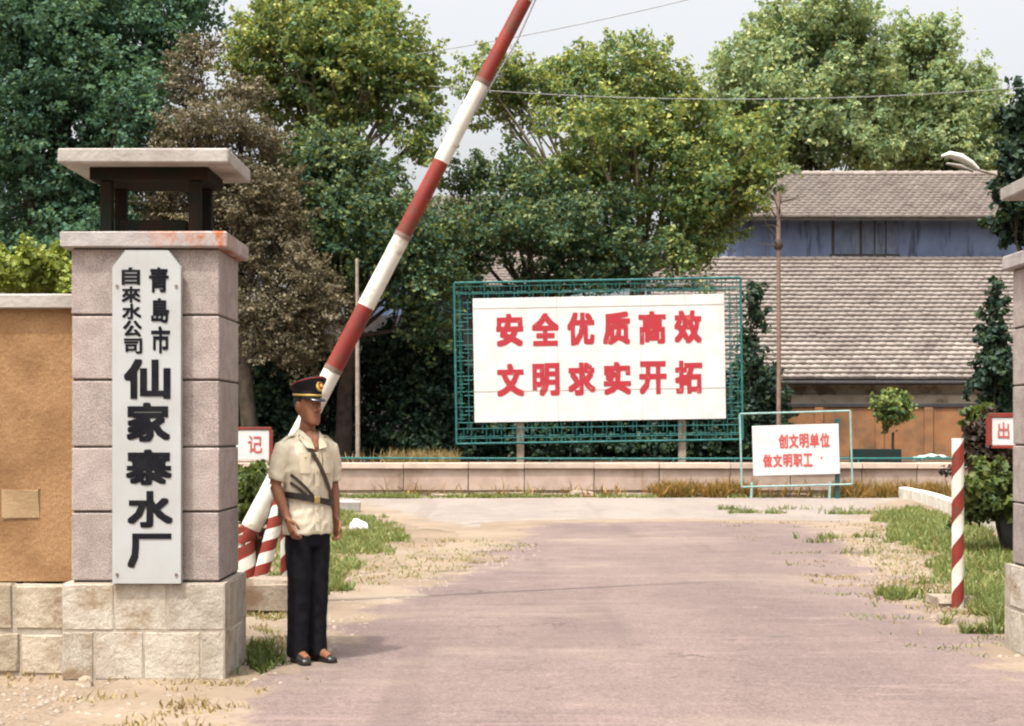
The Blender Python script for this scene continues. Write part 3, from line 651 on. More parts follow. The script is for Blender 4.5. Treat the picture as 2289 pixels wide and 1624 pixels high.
# ------------------------------------------------------------------ poles, wires, lamp
p = P(1740, 1030, 35.2)
lp = empty('lamp_post', (p.x, p.y, .66)); tag(lp, 'thin rusty brown post with dead vine twigs beside the slogan board', 'post')
H = 1.46+(960-430)*35.2/F-.66; hc = 1.46+(960-545)*35.2/F-.66
MB().tube([(0, 0, -.1), (.01, 0, hc*.5), (0, 0, hc)], [.052, .048, .045], 10).build('shaft', M['rust_pole'], lp)
MB().tube([(0, 0, hc-.14), (0, 0, hc-.08), (0, 0, hc+.06), (0, 0, hc+.10)], [.06, .105, .095, .05], 10).build('collar', M['dark_iron'], lp)
MB().tube([(0, 0, hc+.1), (0, 0, H)], [.05, .045], 8).build('upper_shaft', M['rust_pole'], lp)
tw = MB(); rr = random.Random(5)
for k in range(16):
    z = hc+rr.uniform(-.1, 1.1); a = rr.uniform(0, 6.28); l = rr.uniform(.25, .7)
    e = Vector((math.cos(a)*l*rr.choice((1, 1, .4)), math.sin(a)*l, rr.uniform(.1, .5)))
    tw.tube([(0, 0, z), Vector((0, 0, z))+e*.5+Vector((rr.uniform(-.1, .1), 0, rr.uniform(-.1, .1))), Vector((0, 0, z))+e], [.014, .010, .004], 5)
tw.build('twigs', M['bark'], lp)
p = P(800, 1020, 34.9)
pp = empty('pole', (p.x, p.y, .66)); tag(pp, 'thin pale pole on a dark rusty foot behind the guard', 'pole')
H = 1.46+(960-578)*34.9/F-.66
MB().tube([(0, 0, .1), (-.01, 0, H*.5), (-.02, 0, H)], [.052, .046, .034], 10).build('shaft', M['pale_pole'], pp)
MB().box((-.2, -.16, .0), (.24, .2, .17), 0, .03, .02).build('foot', M['dark_iron'], pp)
def wire(label, pts, r):
    o = MB().tube(pts, r, 5, cap=True).build('overhead_wire', M['wire']); tag(o, label, 'wire', 'overhead wires')
def sag(a, b, s, n=14): return [a.lerp(b, i/n)-Vector((0, 0, s*4*(i/n)*(1-i/n))) for i in range(n+1)]
wire('overhead wire slanting up to the top edge across the pale sky', sag(P(930, 122, 39), P(1700, -42, 39), .12), .011)
wire('overhead wire stretched nearly level across the round topped tree', sag(P(960, 193, 39), P(2500, 176, 39), .42), .011)
lpY = 42
sl = empty('street_lamp', (m2(2335-CX, lpY), lpY, 0)); tag(sl, 'white curved street lamp head hanging over the tiled roof ridge', 'street lamp')
b0 = Vector(sl.location)
def sp(px, py): v = P(px, py, lpY); return v-b0
MB().tube([(0, 0, 0), (0, 0, sp(0, 430).z)], [.09, .06], 10).build('pole', M['pale_pole'], sl)
MB().tube([sp(2335, 430), sp(2290, 412), sp(2230, 392), sp(2178, 378)], [.05, .045, .04, .035], 8).build('arm', M['pale_pole'], sl)
hd = MB(); hp = [sp(2187, 380), sp(2170, 366), sp(2145, 352), sp(2122, 346), sp(2104, 350)]
hd.tube(hp, [(.07, .05), (.14, .09), (.18, .11), (.15, .09), (.05, .03)], 12); hd.build('lamp_head', M['lamp_shell'], sl)
MB().tube([sp(2176, 383), sp(2145, 372), sp(2116, 366)], [(.06, .04), (.11, .06), (.06, .03)], 10).build('lamp_bowl', M['slab'], sl)

# ------------------------------------------------------------------ tiled building
def tile_geo(wd=.29, ln=.30, lip=.105):
    """one curved clay tile in (u across, s up the slope, n off the slope)"""
    us = [0, .25, .5, .75, 1.0]; hh = [0.0, .018, .026, .015, 0.0]; V, Fq = [], []
    for s, lift in ((0, lip), (ln, .004)):
        for u, h in zip(us, hh): V.append((u*wd*.985, s, h+lift))
    for u, h in zip(us, hh): V.append((u*wd*.985, 0.004, max(0, h+lift-.032)))
    for i in range(4): Fq.append((i, i+1, 6+i, 5+i)); Fq.append((10+i, 11+i, i+1, i))
    return np.array(V), np.array(Fq)
TV, TF = tile_geo()
def roof_field(parent, eave, top, xa, xb, xa2, xb2, exposure, nparts, rng, ytoX0):
    """tiles over the slope from eave(y,z) to top(y,z); xa..xb at the eave, xa2..xb2 at the top. local coords of parent"""
    e = np.array(eave); t_ = np.array(top); sv = t_-e; Ls = np.linalg.norm(sv); sv /= Ls; nv = np.array([-sv[1], sv[0]])
    rows = int(Ls/exposure); spots = []
    for r in range(rows):
        f = r*exposure/Ls; a = xa+(xa2-xa)*f; b = xb+(xb2-xb)*f; off = .145 if r % 2 else 0
        x = math.floor(a/.29)*.29+off
        while x < b:
            if x >= a-.05 and x+.29 <= b+.1: spots.append((r, x))
            x += .29
    def xf(V, r, x, dx=0, dn=0, ds=0):
        s = r*exposure+V[:, 1]+ds; yy = e[0]+sv[0]*s+nv[0]*(V[:, 2]+dn); zz = e[1]+sv[1]*s+nv[1]*(V[:, 2]+dn)
        return np.stack([x+V[:, 0]+dx, yy, zz], 1)
    ang = math.atan2(sv[1], sv[0])
    me = None
    parts = [q for q in spots if ytoX0 <= q[1]][:nparts]; ps = set(parts)
    if parts:
        me = fast_mesh('roof_tile', TV, TF, M['tile'])
        for r, x in parts:
            o = bpy.data.objects.new('roof_tile', me); COL.objects.link(o); o.parent = parent
            s = r*exposure+rng.normal()*.006
            o.location = (x+rng.normal()*.004, e[0]+sv[0]*s, e[1]+sv[1]*s+abs(rng.normal())*.004); o.rotation_euler = (ang, rng.normal()*.012, rng.normal()*.012)
    rest = [q for q in spots if q not in ps]
    Vs, Fs = [], []
    for i, (r, x) in enumerate(rest):
        Vs.append(xf(TV, r, x, rng.normal()*.005, abs(rng.normal())*.005, rng.normal()*.008)); Fs.append(TF+i*len(TV))
    o = link('tile_field', fast_mesh('tile_field', np.concatenate(Vs), np.concatenate(Fs), M['tile']), parent); o['kind'] = 'stuff'
rg = np.random.default_rng(3)
BX = 6.0
bd = empty('tiled_building', (BX, 52, 0)); tag(bd, 'long building with a big clay tiled roof and blue grey upper wall', 'building')
def wl_(px, Y): return m2(px-CX, Y)-BX
ev, tp = (0, 3.12), (6, 7.85); xL0, xL1 = wl_(1470, 52), wl_(2420, 52)
MB().add([(xL0, ev[0], ev[1]-.16), (xL1, ev[0], ev[1]-.16), (xL1, tp[0], tp[1]-.03), (xL0, tp[0], tp[1]-.03), (xL0, ev[0], ev[1]-.02), (xL1, ev[0], ev[1]-.02), (xL1, tp[0], tp[1]-.02), (xL0, tp[0], tp[1]-.02)],
         [(0, 3, 2, 1), (4, 5, 6, 7), (0, 1, 5, 4), (0, 4, 7, 3), (1, 2, 6, 5)]).build('roof_deck', M['roof_under'], bd)
roof_field(bd, ev, tp, xL0, xL1, xL0, xL1, .262, 300, rg, wl_(1655, 52))
MB().tube([(xL0, -.05, ev[1]-.12), (xL1, -.05, ev[1]-.12)], .075, 8).build('gutter', M['timber_dark'], bd)
# upper storey
cy = 6.0
xa, xb = wl_(1605, 58), wl_(2330, 58)
MB().box((xa, cy, 7.5), (xb, cy+4, 9.35)).build('upper_wall', M['clerestory'], bd)
for px in (1862, 1924, 1955, 1980):
    x = wl_(px, 58); wdt = .10 if px in (1862, 1924) else .05
    MB().box((x-wdt/2, cy-.03, 7.86), (x+wdt/2, cy+.01, 9.2)).build('window_mullion', M['timber_dark'], bd)
MB().box((wl_(1865, 58), cy-.012, 7.95), (wl_(2005, 58), cy+.01, 9.1)).build('window_pane', M['pane'], bd)
MB().box((wl_(1855, 58), cy-.05, 7.87), (wl_(2010, 58), cy+.01, 7.95)).build('window_sill', M['timber_dark'], bd)
e2, t2 = (cy-.75, 9.22), (cy+3.0, 11.35)
ua, ub = wl_(1632, 57.2), wl_(2268, 57.2); ta, tb_ = wl_(1735, 61), wl_(2235, 61)
MB().add([(ua, e2[0], e2[1]-.12), (ub, e2[0], e2[1]-.12), (tb_, t2[0], t2[1]-.03), (ta, t2[0], t2[1]-.03), (ua, e2[0], e2[1]-.02), (ub, e2[0], e2[1]-.02), (tb_, t2[0], t2[1]-.02), (ta, t2[0], t2[1]-.02), (ua, t2[0]+3, e2[1]-.1), (ub, t2[0]+3, e2[1]-.1)],
         [(0, 3, 2, 1), (4, 5, 6, 7), (0, 1, 5, 4), (0, 4, 7, 8), (1, 9, 6, 5), (8, 7, 6, 9)]).build('upper_roof_deck', M['roof_under'], bd)
roof_field(bd, e2, t2, ua, ub, ta, tb_, .262, 0, rg, 0)
x = ta
while x < tb_-.2:
    MB().tube([(x, t2[0], t2[1]+.05), (x+.42, t2[0], t2[1]+.065)], [.12, .135], 8).build('ridge_tile', M['tile'], bd); x += .43
MB().box((xL0, 1.0, 0), (xL1, 9.5, 3.4)).build('lower_wall', M['pale_render'], bd)
MB().box((xL0, .86, 2.15), (xL1, .99, 2.62)).build('wall_band', M['pale_render'], bd)
# second long roof mostly hidden by the trees
b2 = empty('tiled_building', (m2(640-CX, 56), 56, 0)); tag(b2, 'long tiled building mostly hidden behind the plane trees', 'building')
wB = m2(1560-640, 56)
MB().box((0, .9, 0), (wB, 7, 5.6)).build('wall', M['timber_dark'], b2)  # near-black, run on leftward to stand for the shade under the trees
MB().box((wB*.15, 4.2, 5), (wB*.66, 7, 9.2)).build('upper_wall', M['clerestory'], b2)
for (e_, t_, a, b) in (((0, 6.55), (4.2, 8.85), wB*.3, wB*1.04), ((3.6, 9.40), (6.6, 10.8), wB*.22, wB*.63)):
    MB().add([(a, e_[0], e_[1]-.05), (b, e_[0], e_[1]-.05), (b, t_[0], t_[1]-.05), (a, t_[0], t_[1]-.05)], [(0, 1, 2, 3)]).build('roof_deck', M['roof_under'], b2)
    roof_field(b2, e_, t_, a, b, a, b, .262, 0, rg, 0)
# orange garden wall in front of the building
ow = empty('garden_wall', (m2(1640-CX, 47), 47, 0)); tag(ow, 'orange brick garden wall with dark coping below the big tiled roof', 'wall')
wO = m2(2420-1640, 47)
MB().box((0, 0, 0), (wO, .24, 2.12)).build('wall_face', M['brick_wall'], ow)
MB().box((-.02, -.05, 2.12), (wO+.02, .30, 2.24), 0, .01).build('coping', M['timber_dark'], ow)
for px in (1730, 1830, 1965, 2075, 2190):
    x = m2(px-1640, 47); MB().box((x-.13, -.08, 0), (x+.13, 0.02, 2.11), 0, .01).build('pier', M['brick_wall'], ow)
# low trough and sheet behind the rail
t = empty('trough', P(1957, 1028, 34.9)); t.location.z = .66; tag(t, 'low dark green trough behind the rail below the round headed tree', 'trough')
wt = m2(52, 34.9)
MB().box((-wt, -.18, 0), (wt, -.12, .36), 0, .008).build('front_board', M['trough'], t); MB().box((-wt, .14, 0), (wt, .20, .36), 0, .008).build('back_board', M['trough'], t)
for s in (-1, 1): MB().box((s*wt-.03, -.119, 0), (s*wt+.03, .139, .36), 0, .006).build('end_board', M['trough'], t)
MB().box((-wt+.04, -.115, 0), (wt-.04, .135, .29)).build('soil', M['soil'], t)
sh = MB(); n = 12
for i in range(n+1):
    for j in range(4):
        u = i/n; sh.v.append(((u-.5)*.95, (j-1.5)*.22, .10+.13*math.sin(u*3.0)*(1-.25*abs(j-1.5))+.02*math.sin(i*2.1+j)))
k = len(sh.v); sh.v += [(a, b, c-.03) for a, b, c in sh.v]
for i in range(n):
    for j in range(3):
        q = (i*4+j, (i+1)*4+j, (i+1)*4+j+1, i*4+j+1); sh.f += [q, tuple(v+k for v in reversed(q))]; sh.m += [0, 0]; sh.sm += [True, True]
o = sh.build('plastic_sheet', M['sheet'], None, (m2(2082-CX, 35.2), 35.2, .68)); tag(o, 'crumpled pale green sheet lying behind the rail near the striped post', 'sheet')

# ------------------------------------------------------------------ white kerb, tyre, rocks, block
kb = empty('kerb', G(2020, 1113)); tag(kb, 'white painted kerb curving past the striped post on the right', 'kerb')
kp = [G(2018, 1113), G(2052, 1120), G(2092, 1132), G(2130, 1146), G(2168, 1160), G(2205, 1175), G(2240, 1188), G(2285, 1204)]
for a, b in zip(kp[:-1], kp[1:]):
    nseg = max(1, round((b-a).length/.9))
    for i in range(nseg):
        p0, p1 = a.lerp(b, i/nseg), a.lerp(b, (i+1)/nseg); d = p1-p0
        me = cham(d.length-.02, .2, .26, .025, M['boom_white'], .006, 'kerb_stone')
        o = link('kerb_stone', me, kb, (p0+p1)/2-kb.location+Vector((0, 0, .10)), math.atan2(d.y, d.x))
def lathe(prof, n, axis_mat, mb):
    V = []
    for r, h in prof:
        for j in range(n):
            a = 2*math.pi*j/n; V.append(axis_mat @ Vector((r*math.cos(a), r*math.sin(a), h)))
    k = len(prof); mb.add(V, [(i*n+j, i*n+(j+1) % n, ((i+1) % k)*n+(j+1) % n, ((i+1) % k)*n+j) for i in range(k) for j in range(n)], 0, True)
ty = empty('tyre', G(2250, 1238)); tag(ty, 'black tyre standing upright against the right pillar', 'tyre')
am = Matrix.Translation((0, 0, .29)) @ Matrix.Rotation(R(78), 4, 'Y') @ Matrix.Rotation(R(10), 4, 'X')
mb = MB(); lathe([(.16, -.07), (.22, -.09), (.275, -.085), (.29, -.06), (.292, 0), (.29, .06), (.275, .085), (.22, .09), (.16, .07), (.15, 0)], 32, am, mb); mb.build('tread', M['rubber'], ty)
mb = MB(); lathe([(.05, -.02), (.158, -.06), (.158, .06), (.05, .02)], 24, am, mb); mb.build('rim', M['dark_iron'], ty)
def rock(name, label, loc, r, mat, cat, seed):
    bm = bmesh.new(); bmesh.ops.create_icosphere(bm, subdivisions=3, radius=1)
    for v in bm.verts:
        k = 1+.28*mnoise.noise(v.co*1.3+Vector((seed*7, 0, 0)))+.1*mnoise.noise(v.co*3.1+Vector((seed, 3, 0)))
        v.co = Vector((v.co.x*r[0]*k, v.co.y*r[1]*k, max(-.25, v.co.z)*r[2]*k))
    me = bpy.data.meshes.new(name); bm.to_mesh(me); bm.free(); me.materials.append(mat)
    return tag(link(name, me, None, loc), label, cat)
rock('stone', 'small white stone lying on the grass right of the guard', G(802, 1188)+Vector((0, 0, .04)), (.14, .11, .13), M['white_rock'], 'stone', 3)
o = MB().box((-.30, -.24, 0), (.30, .24, .20), 0, .02, .008).build('concrete_block', M['slab'], None, G(760, 1145), R(24)); tag(o, 'pale concrete block on the grass behind the guard elbow', 'block')
rock('stone', 'flat brown stone in the weeds at the foot of the low wall', G(1300, 1112)+Vector((0, .1, .03)), (.33, .2, .12), M['concrete'], 'stone', 5)
rock('stone', 'small dark stone at the foot of the nameplate pillar', G(190, 1534)+Vector((0, 0, .01)), (.05, .05, .045), M['rubble'], 'stone', 8)

# ------------------------------------------------------------------ red edged side signs
def side_sign(label, txt, pxs, py0, py1, Y, red_side, rz, legpx):
    t = empty('side_sign', (m2((pxs[0]+pxs[1])/2-CX, Y), Y, 0), rz); tag(t, label, 'sign', 'white signs with red edges')
    hw = m2(pxs[1]-pxs[0], Y)/2; z0 = EYE-(py1-HY)*Y/F; z1 = EYE-(py0-HY)*Y/F
    MB().box((-hw, -.02, z0), (hw, .03, z1), 0, .004).build('panel', M['white_board'], t)
    MB().box((-hw-.03, -.03, z1+.002), (hw+.03, .04, z1+.045), 0, .004).build('edge_strip', M['boom_red'], t)
    MB().box((red_side*(hw+.026)-.024, -.03, z0), (red_side*(hw+.026)+.024, .04, z1), 0, .004).build('edge_strip', M['boom_red'], t)
    MB().box((-hw, -.03, z0-.03), (hw, .04, z0-.002), 0, .004).build('bottom_strip', M['planter_cap'] if red_side > 0 else M['boom_red'], t)
    for s in legpx: MB().box((s*hw-.03, .045, 0), (s*hw+.03, .09, z1-.03), 0, .004).build('leg', M['dark_iron'], t)
    n = len(txt)
    for i, c in enumerate(txt):
        x = -hw+(i+.5)*2*hw/n; char(c, t, x, (z0+z1)/2+.01, 2*hw/n*.5, (z1-z0)*.58, -.021, M['red_print'], .005, .012)
side_sign('white sign with red characters half hidden behind the nameplate pillar', '登记', (476, 602), 962, 1028, 22.5, 1, 0, (-.7, .7))
side_sign('white sign with red characters half hidden behind the right pillar', '出入', (2218, 2318), 934, 996, 15.5, -1, R(-6), (.6,))

# ------------------------------------------------------------------ barrier: striped posts and boom
def helix_post(parent, h, r, pitch, name, foot=(0, 0, 0), topp=None, n=28, ph=0.0, dark_top=False):
    """tube whose red and white bands wind round it"""
    foot = Vector(foot); topp = Vector(topp) if topp else foot+Vector((0, 0, h)); ax = (topp-foot); h = ax.length; q = ax.to_track_quat('Z', 'Y').to_matrix()
    mb = MB(); half = pitch/2; k0 = -int(1+pitch/half)-2
    z = -pitch+ph; kk = 0
    while z < h+pitch:
        V = []
        for j in range(n+1):
            th = 2*math.pi*j/n
            for zz in (z+pitch*j/n-pitch/2, z+half+pitch*j/n-pitch/2):
                zc = min(max(zz, 0), h); V.append(foot+q @ Vector((r*math.cos(th), r*math.sin(th), zc)))
        fs = []
        for j in range(n):
            a, b, c, d = 2*j, 2*j+2, 2*j+3, 2*j+1
            if (V[a]-V[d]).length < 1e-5 and (V[b]-V[c]).length < 1e-5: continue
            fs.append((a, b, c, d))
        mb.add(V, fs, kk % 2, True); z += half; kk += 1
    mb.add([topp+q @ Vector((r*math.cos(2*math.pi*j/n), r*math.sin(2*math.pi*j/n), 0)) for j in range(n)], [tuple(range(n))], 0)
    return mb.build(name, [M['boom_red'], M['boom_white']], parent)
g = G(2141, 1362)
rp = empty('barrier_rest_post', g); tag(rp, 'red and white spiral striped post on the right verge', 'post')
helix_post(rp, m2(1362-980, g.y), .049, .37, 'post', ph=.12)
mb = MB().box((-.16, .06, -.02), (.17, .42, .09), 0, .03, .025); mb.build('footing', M['concrete'], rp)

AY = 12.8
bo = empty('boom_barrier', (m2(600-CX, AY), AY+.15, 0)); tag(bo, 'raised red and white boom barrier with striped stand behind the guard', 'barrier')
b0 = Vector(bo.location)
def bq(px, py, Y=AY): return P(px, py, Y)-b0
top_a, low_a = bq(1168, 12), bq(548, 1205)
ax = (top_a-low_a); La = ax.length; axn = ax.normalized()
def on(py):                      # distance along the boom at photo height py
    return (1205-py)/(1205-12)*La
cuts = [1205, 1178, 1172, 830, 690, 528, 362, 184, -14]
def rad(s): return .083-.030*s/(La+.8)
cols = [0, 1, 1, 0, 1, 0, 1, 0, 1, 0]
cuts = [1215, 1180, 826, 686, 528, 362, 184, 0, -170]; cols = [0, 1, 0, 1, 0, 1, 0, 1]
for i in range(len(cuts)-1):
    s0, s1 = on(cuts[i]), on(cuts[i+1])
    MB().tube([low_a+axn*s0, low_a+axn*s1], [rad(s0), rad(s1)], 24).build('boom_band', M['boom_red'] if cols[i] == 0 else M['boom_white'], bo)
for k in range(2, len(cuts)-1, 2):
    s0 = on(cuts[k]); MB().tube([low_a+axn*(s0-.02), low_a+axn*(s0+.02)], rad(s0)+.004, 20).build('clamp_ring', M['rust_pole'], bo)
# counterweight at the tail, hinge and leaning striped legs
cw = MB(); c = bq(549, 1186, 12.8)
helix_post(bo, 1, .078, .21, 'counterweight', bq(553, 1302, 12.8), bq(548, 1178, 12.8), ph=.1)
helix_post(bo, 1, .06, .20, 'leg', bq(566, 1352, 12.7), bq(628, 1120, 12.75), ph=.05)
helix_post(bo, 1, .05, .30, 'leg', bq(640, 1345, 13.2), bq(640, 1085, 13.1), ph=.2)
hh = low_a+axn*on(1085)
MB().tube([hh+Vector((0, -.075, 0)), hh+Vector((0, .36, 0))], .035, 10).build('hinge_pin', M['dark_iron'], bo)
hb = bq(592, 1225, 12.9)
MB().box(hb-Vector((.075, .08, .17)), hb+Vector((.02, .08, .17)), 0, .02, .01).build('weight_block', M['dark_iron'], bo)
ch = MB(); a0, a1 = low_a+axn*.12, hb+Vector((0, 0, .1))
ch.tube([a0, a0.lerp(a1, .5)+Vector((.02, -.1, -.06)), a1], .014, 6); ch.tube([hb, bq(572, 1300, 12.85), bq(585, 1340, 12.8)], .016, 6)
ch.build('chain', M['dark_iron'], bo)
rp_ = MB(); s0, s1 = on(260), on(-80)
rp_.tube([low_a+axn*s0+Vector((.07, -.02, 0)), low_a+axn*((s0+s1)/2)+Vector((.10, -.02, -.02)), low_a+axn*s1+Vector((.065, -.02, 0))], .007, 5); rp_.build('pull_rope', M['wire'], bo)
g = G(625, 1374)
o = MB().box((-.29, 0, 0), (.28, .45, .26), 0, .03, .02).build('concrete_plinth', M['concrete'], None, g); tag(o, 'rough low concrete plinth beneath the boom stand behind the guard', 'plinth')

# ------------------------------------------------------------------ grass and weeds
def blades(name, label, polys, n, h, wd, lm, rng, clump=.0, lean=.5, edge=1.0):
    """polys: ground polygons in photo points"""
    Ps = []
    for poly, share in polys:
        pg = np.array([G(*p).xy for p in poly]) if poly[0][1] > 400 else np.array(poly)
        lo, hi = pg.min(0)-.5*edge, pg.max(0)+.5*edge; need = int(n*share); got = []
        while need > 0:
            q = lo+(hi-lo)*rng.random((need*3+50, 2)); ins = np.zeros(len(q), bool)
            qj = q+np.array([[mnoise.noise(Vector((a*1.1, b*.8, 9)))*.55*edge+mnoise.noise(Vector((a*3.7, b*3, 2)))*.25*edge, mnoise.noise(Vector((a*1.1, b*.8, 31)))*1.1*edge] for a, b in q])
            for i in range(len(pg)):
                x0, y0 = pg[i]; x1, y1 = pg[(i+1) % len(pg)]
                ins ^= ((y0 > qj[:, 1]) != (y1 > q[:, 1])) & (qj[:, 0] < (x1-x0)*(qj[:, 1]-y0)/((y1-y0) or 1e-9)+x0)
            q = q[ins]
            if clump > 0:
                k = np.array([mnoise.fractal(Vector((a*clump, b*clump, 3.0)), 1.0, 2.0, 3) for a, b in q]); q = q[k > -.05+rng.normal(size=len(q))*.14]
            got.append(q[:need]); need -= len(q[:need])
        Ps.append(np.concatenate(got))
    p = np.concatenate(Ps); N = len(p); p = np.concatenate([p, np.zeros((N, 1))], 1)
    hh = h*rng.uniform(.45, 1.25, N)*(1 if clump == 0 else 1); a = rng.random(N)*6.283
    u = np.stack([np.cos(a), np.sin(a), np.zeros(N)], 1)*(wd*rng.uniform(.6, 1.3, N))[:, None]
    d = rng.normal(size=(N, 3))*lean; d[:, 2] = 1; d /= np.linalg.norm(d, axis=1)[:, None]
    mid = p+d*(hh*.55)[:, None]; d2 = d+rng.normal(size=(N, 3))*lean*.7; d2[:, 2] = np.abs(d2[:, 2])*.7
    tip = mid+d2*(hh*.5)[:, None]
    V = np.stack([p-u, p+u, mid+u*.8, mid-u*.8, tip], 1).reshape(-1, 3); i = np.arange(N)*5
    Fc = np.stack([np.stack([i, i+1, i+2], 1), np.stack([i, i+2, i+3], 1), np.stack([i+3, i+2, i+4], 1)], 1).reshape(-1, 3)
    o = link(name, fast_mesh(name, V, Fc, lm, np.repeat(rng.random(N), 3)))
    return tag(o, label, None, None, 'stuff')
rg2 = np.random.default_rng(21)
blades('grass', 'green grass patch on the left verge behind the guard', [([(690, 1150), (780, 1142), (850, 1165), (925, 1190), (880, 1215), (820, 1250), (790, 1285), (690, 1300)], .62), ([(700, 1290), (775, 1290), (780, 1325), (730, 1335), (640, 1330)], .2), ([(540, 1200), (640, 1190), (690, 1285), (620, 1290), (540, 1300)], .18)], 15000, .10, .008, L['grass'], rg2, 1.9)
blades('grass', 'green grass on the right verge around the striped post', [([(1960, 1150), (2060, 1140), (2260, 1215), (2262, 1330), (2200, 1345), (2120, 1310), (2080, 1240), (1990, 1205)], .72), ([(2120, 1340), (2262, 1330), (2262, 1420), (2190, 1400)], .28)], 22000, .12, .008, L['grass'], rg2, 1.7, edge=.55)
blades('dry_grass', 'dry straw coloured tufts scattered over the sandy verges', [([(800, 1270), (940, 1250), (1180, 1215), (1210, 1238), (1050, 1265), (880, 1310), (780, 1330)], .2), ([(1930, 1170), (2090, 1240), (2130, 1330), (2060, 1340), (1960, 1260), (1860, 1210)], .3), ([(1930, 1290), (2130, 1300), (2240, 1420), (2140, 1400)], .22),
        ([(250, 1640), (300, 1570), (520, 1528), (575, 1560), (480, 1640)], .12), ([(560, 1380), (640, 1380), (640, 1480), (560, 1500)], .12), ([(150, 1522), (500, 1526), (520, 1536), (150, 1532)], .03)], 4800, .05, .006, L['dry'], rg2, 2.2)
blades('weeds', 'dry orange and green weeds growing along the foot of the low wall', [([(-6.0, 33.2), (12.5, 33.2), (12.5, 33.95), (-6.0, 33.95)], .12), ([(2.7, 33.2), (5.2, 33.2), (5.2, 33.95), (2.7, 33.95)], .42), ([(6.9, 33.1), (10.3, 33.1), (10.3, 34), (6.9, 34)], .46)], 5200, .40, .016, L['weed'], rg2, 1.3, .55, edge=.15)
blades('grass', 'yellow green grass strip between the lane and the low wall', [([(-6.0, 32.8), (1.5, 33.05), (1.5, 33.6), (-6.0, 33.6)], .8), ([(1.5, 33.1), (10, 33.1), (10, 33.6), (1.5, 33.6)], .2)], 7000, .12, .012, L['grass'], rg2, 1.0, .7, edge=.15)
blades('grass', 'sparse green sprigs among the straw on the sandy verges', [([(800, 1250), (960, 1230), (1180, 1210), (1100, 1260), (880, 1310), (780, 1330)], .3), ([(1930, 1180), (2110, 1240), (2140, 1340), (2060, 1350), (1960, 1270)], .4), ([(2050, 1330), (2240, 1390), (2250, 1450), (2120, 1420)], .2), ([(560, 1380), (640, 1380), (640, 1480), (560, 1500)], .1)], 3200, .05, .006, L['grass'], rg2, 2.6, .8)
def pebbles(name, label, poly, n, rng, r0, r1, mat):
    pg = np.array([G(*p).xy for p in poly]); lo, hi = pg.min(0), pg.max(0); V, Fq = [], []
    base = np.array([(1, 0, 0), (.5, .87, 0), (-.5, .87, 0), (-1, 0, 0), (-.5, -.87, 0), (.5, -.87, 0), (.5, .2, .7), (-.3, .4, .75), (-.2, -.5, .65)])
    fc = np.array([(0, 1, 6), (1, 7, 6), (1, 2, 7), (2, 3, 7), (3, 8, 7), (3, 4, 8), (4, 5, 8), (5, 6, 8), (5, 0, 6), (6, 7, 8)])
    while len(V) < n:
        q = lo+(hi-lo)*rng.random(2)
        if mnoise.noise(Vector((q[0]*.9, q[1]*.9, 7))) < -.15: continue
        c = False
        for i in range(len(pg)):
            x0, y0 = pg[i]; x1, y1 = pg[(i+1) % len(pg)]
            if (y0 > q[1]) != (y1 > q[1]) and q[0] < (x1-x0)*(q[1]-y0)/((y1-y0) or 1e-9)+x0: c = not c
        if not c: continue
        a = rng.random()*6.28; r_ = r0+(r1-r0)*rng.random()**3; B = base*r_*rng.uniform(.7, 1.2, base.shape)
        X = B[:, 0]*math.cos(a)-B[:, 1]*math.sin(a)+q[0]; Y = B[:, 0]*math.sin(a)+B[:, 1]*math.cos(a)+q[1]
        V.append(np.stack([X, Y, B[:, 2]*.8+.002], 1)); Fq.append(fc+len(base)*(len(V)-1))
    o = link(name, fast_mesh(name, np.concatenate(V), np.concatenate(Fq), mat)); return tag(o, label, None, None, 'stuff')
M['pebble'] = simple('pebble', (.30, .245, .19), (.19, .15, .115), 30, .95, .1)
pebbles('gravel', 'loose gravel and crumbs along the left verge and pillar foot', [(0, 1530), (520, 1530), (560, 1480), (640, 1380), (800, 1280), (1180, 1205), (1220, 1240), (900, 1350), (640, 1520), (520, 1640), (0, 1640)], 1500, rg2, .006, .03, M['pebble'])
pebbles('gravel', 'loose gravel and crumbs along the right verge', [(1850, 1190), (1960, 1180), (2100, 1270), (2289, 1430), (2289, 1520), (2080, 1400), (1930, 1290)], 1300, rg2, .008, .035, M['pebble'])
blades('weeds', 'green weeds at the corner of the nameplate pillar', [([(548, 1455), (600, 1450), (640, 1490), (580, 1512), (552, 1500)], 1.0)], 420, .10, .009, L['bush'], rg2, 0, .6, edge=.12)
o = blades('weeds', 'pale dry weeds behind the rail beside the pale pole', [([(-2.8, 34.5), (-1.2, 34.5), (-1.2, 35.2), (-2.8, 35.2)], .7), ([(-4.6, 34.6), (-1.2, 34.6), (-1.2, 35.0), (-4.6, 35.0)], .1)], 1300, .38, .011, L['dry'], rg2, 0, .35, edge=.15); o.location.z = .66


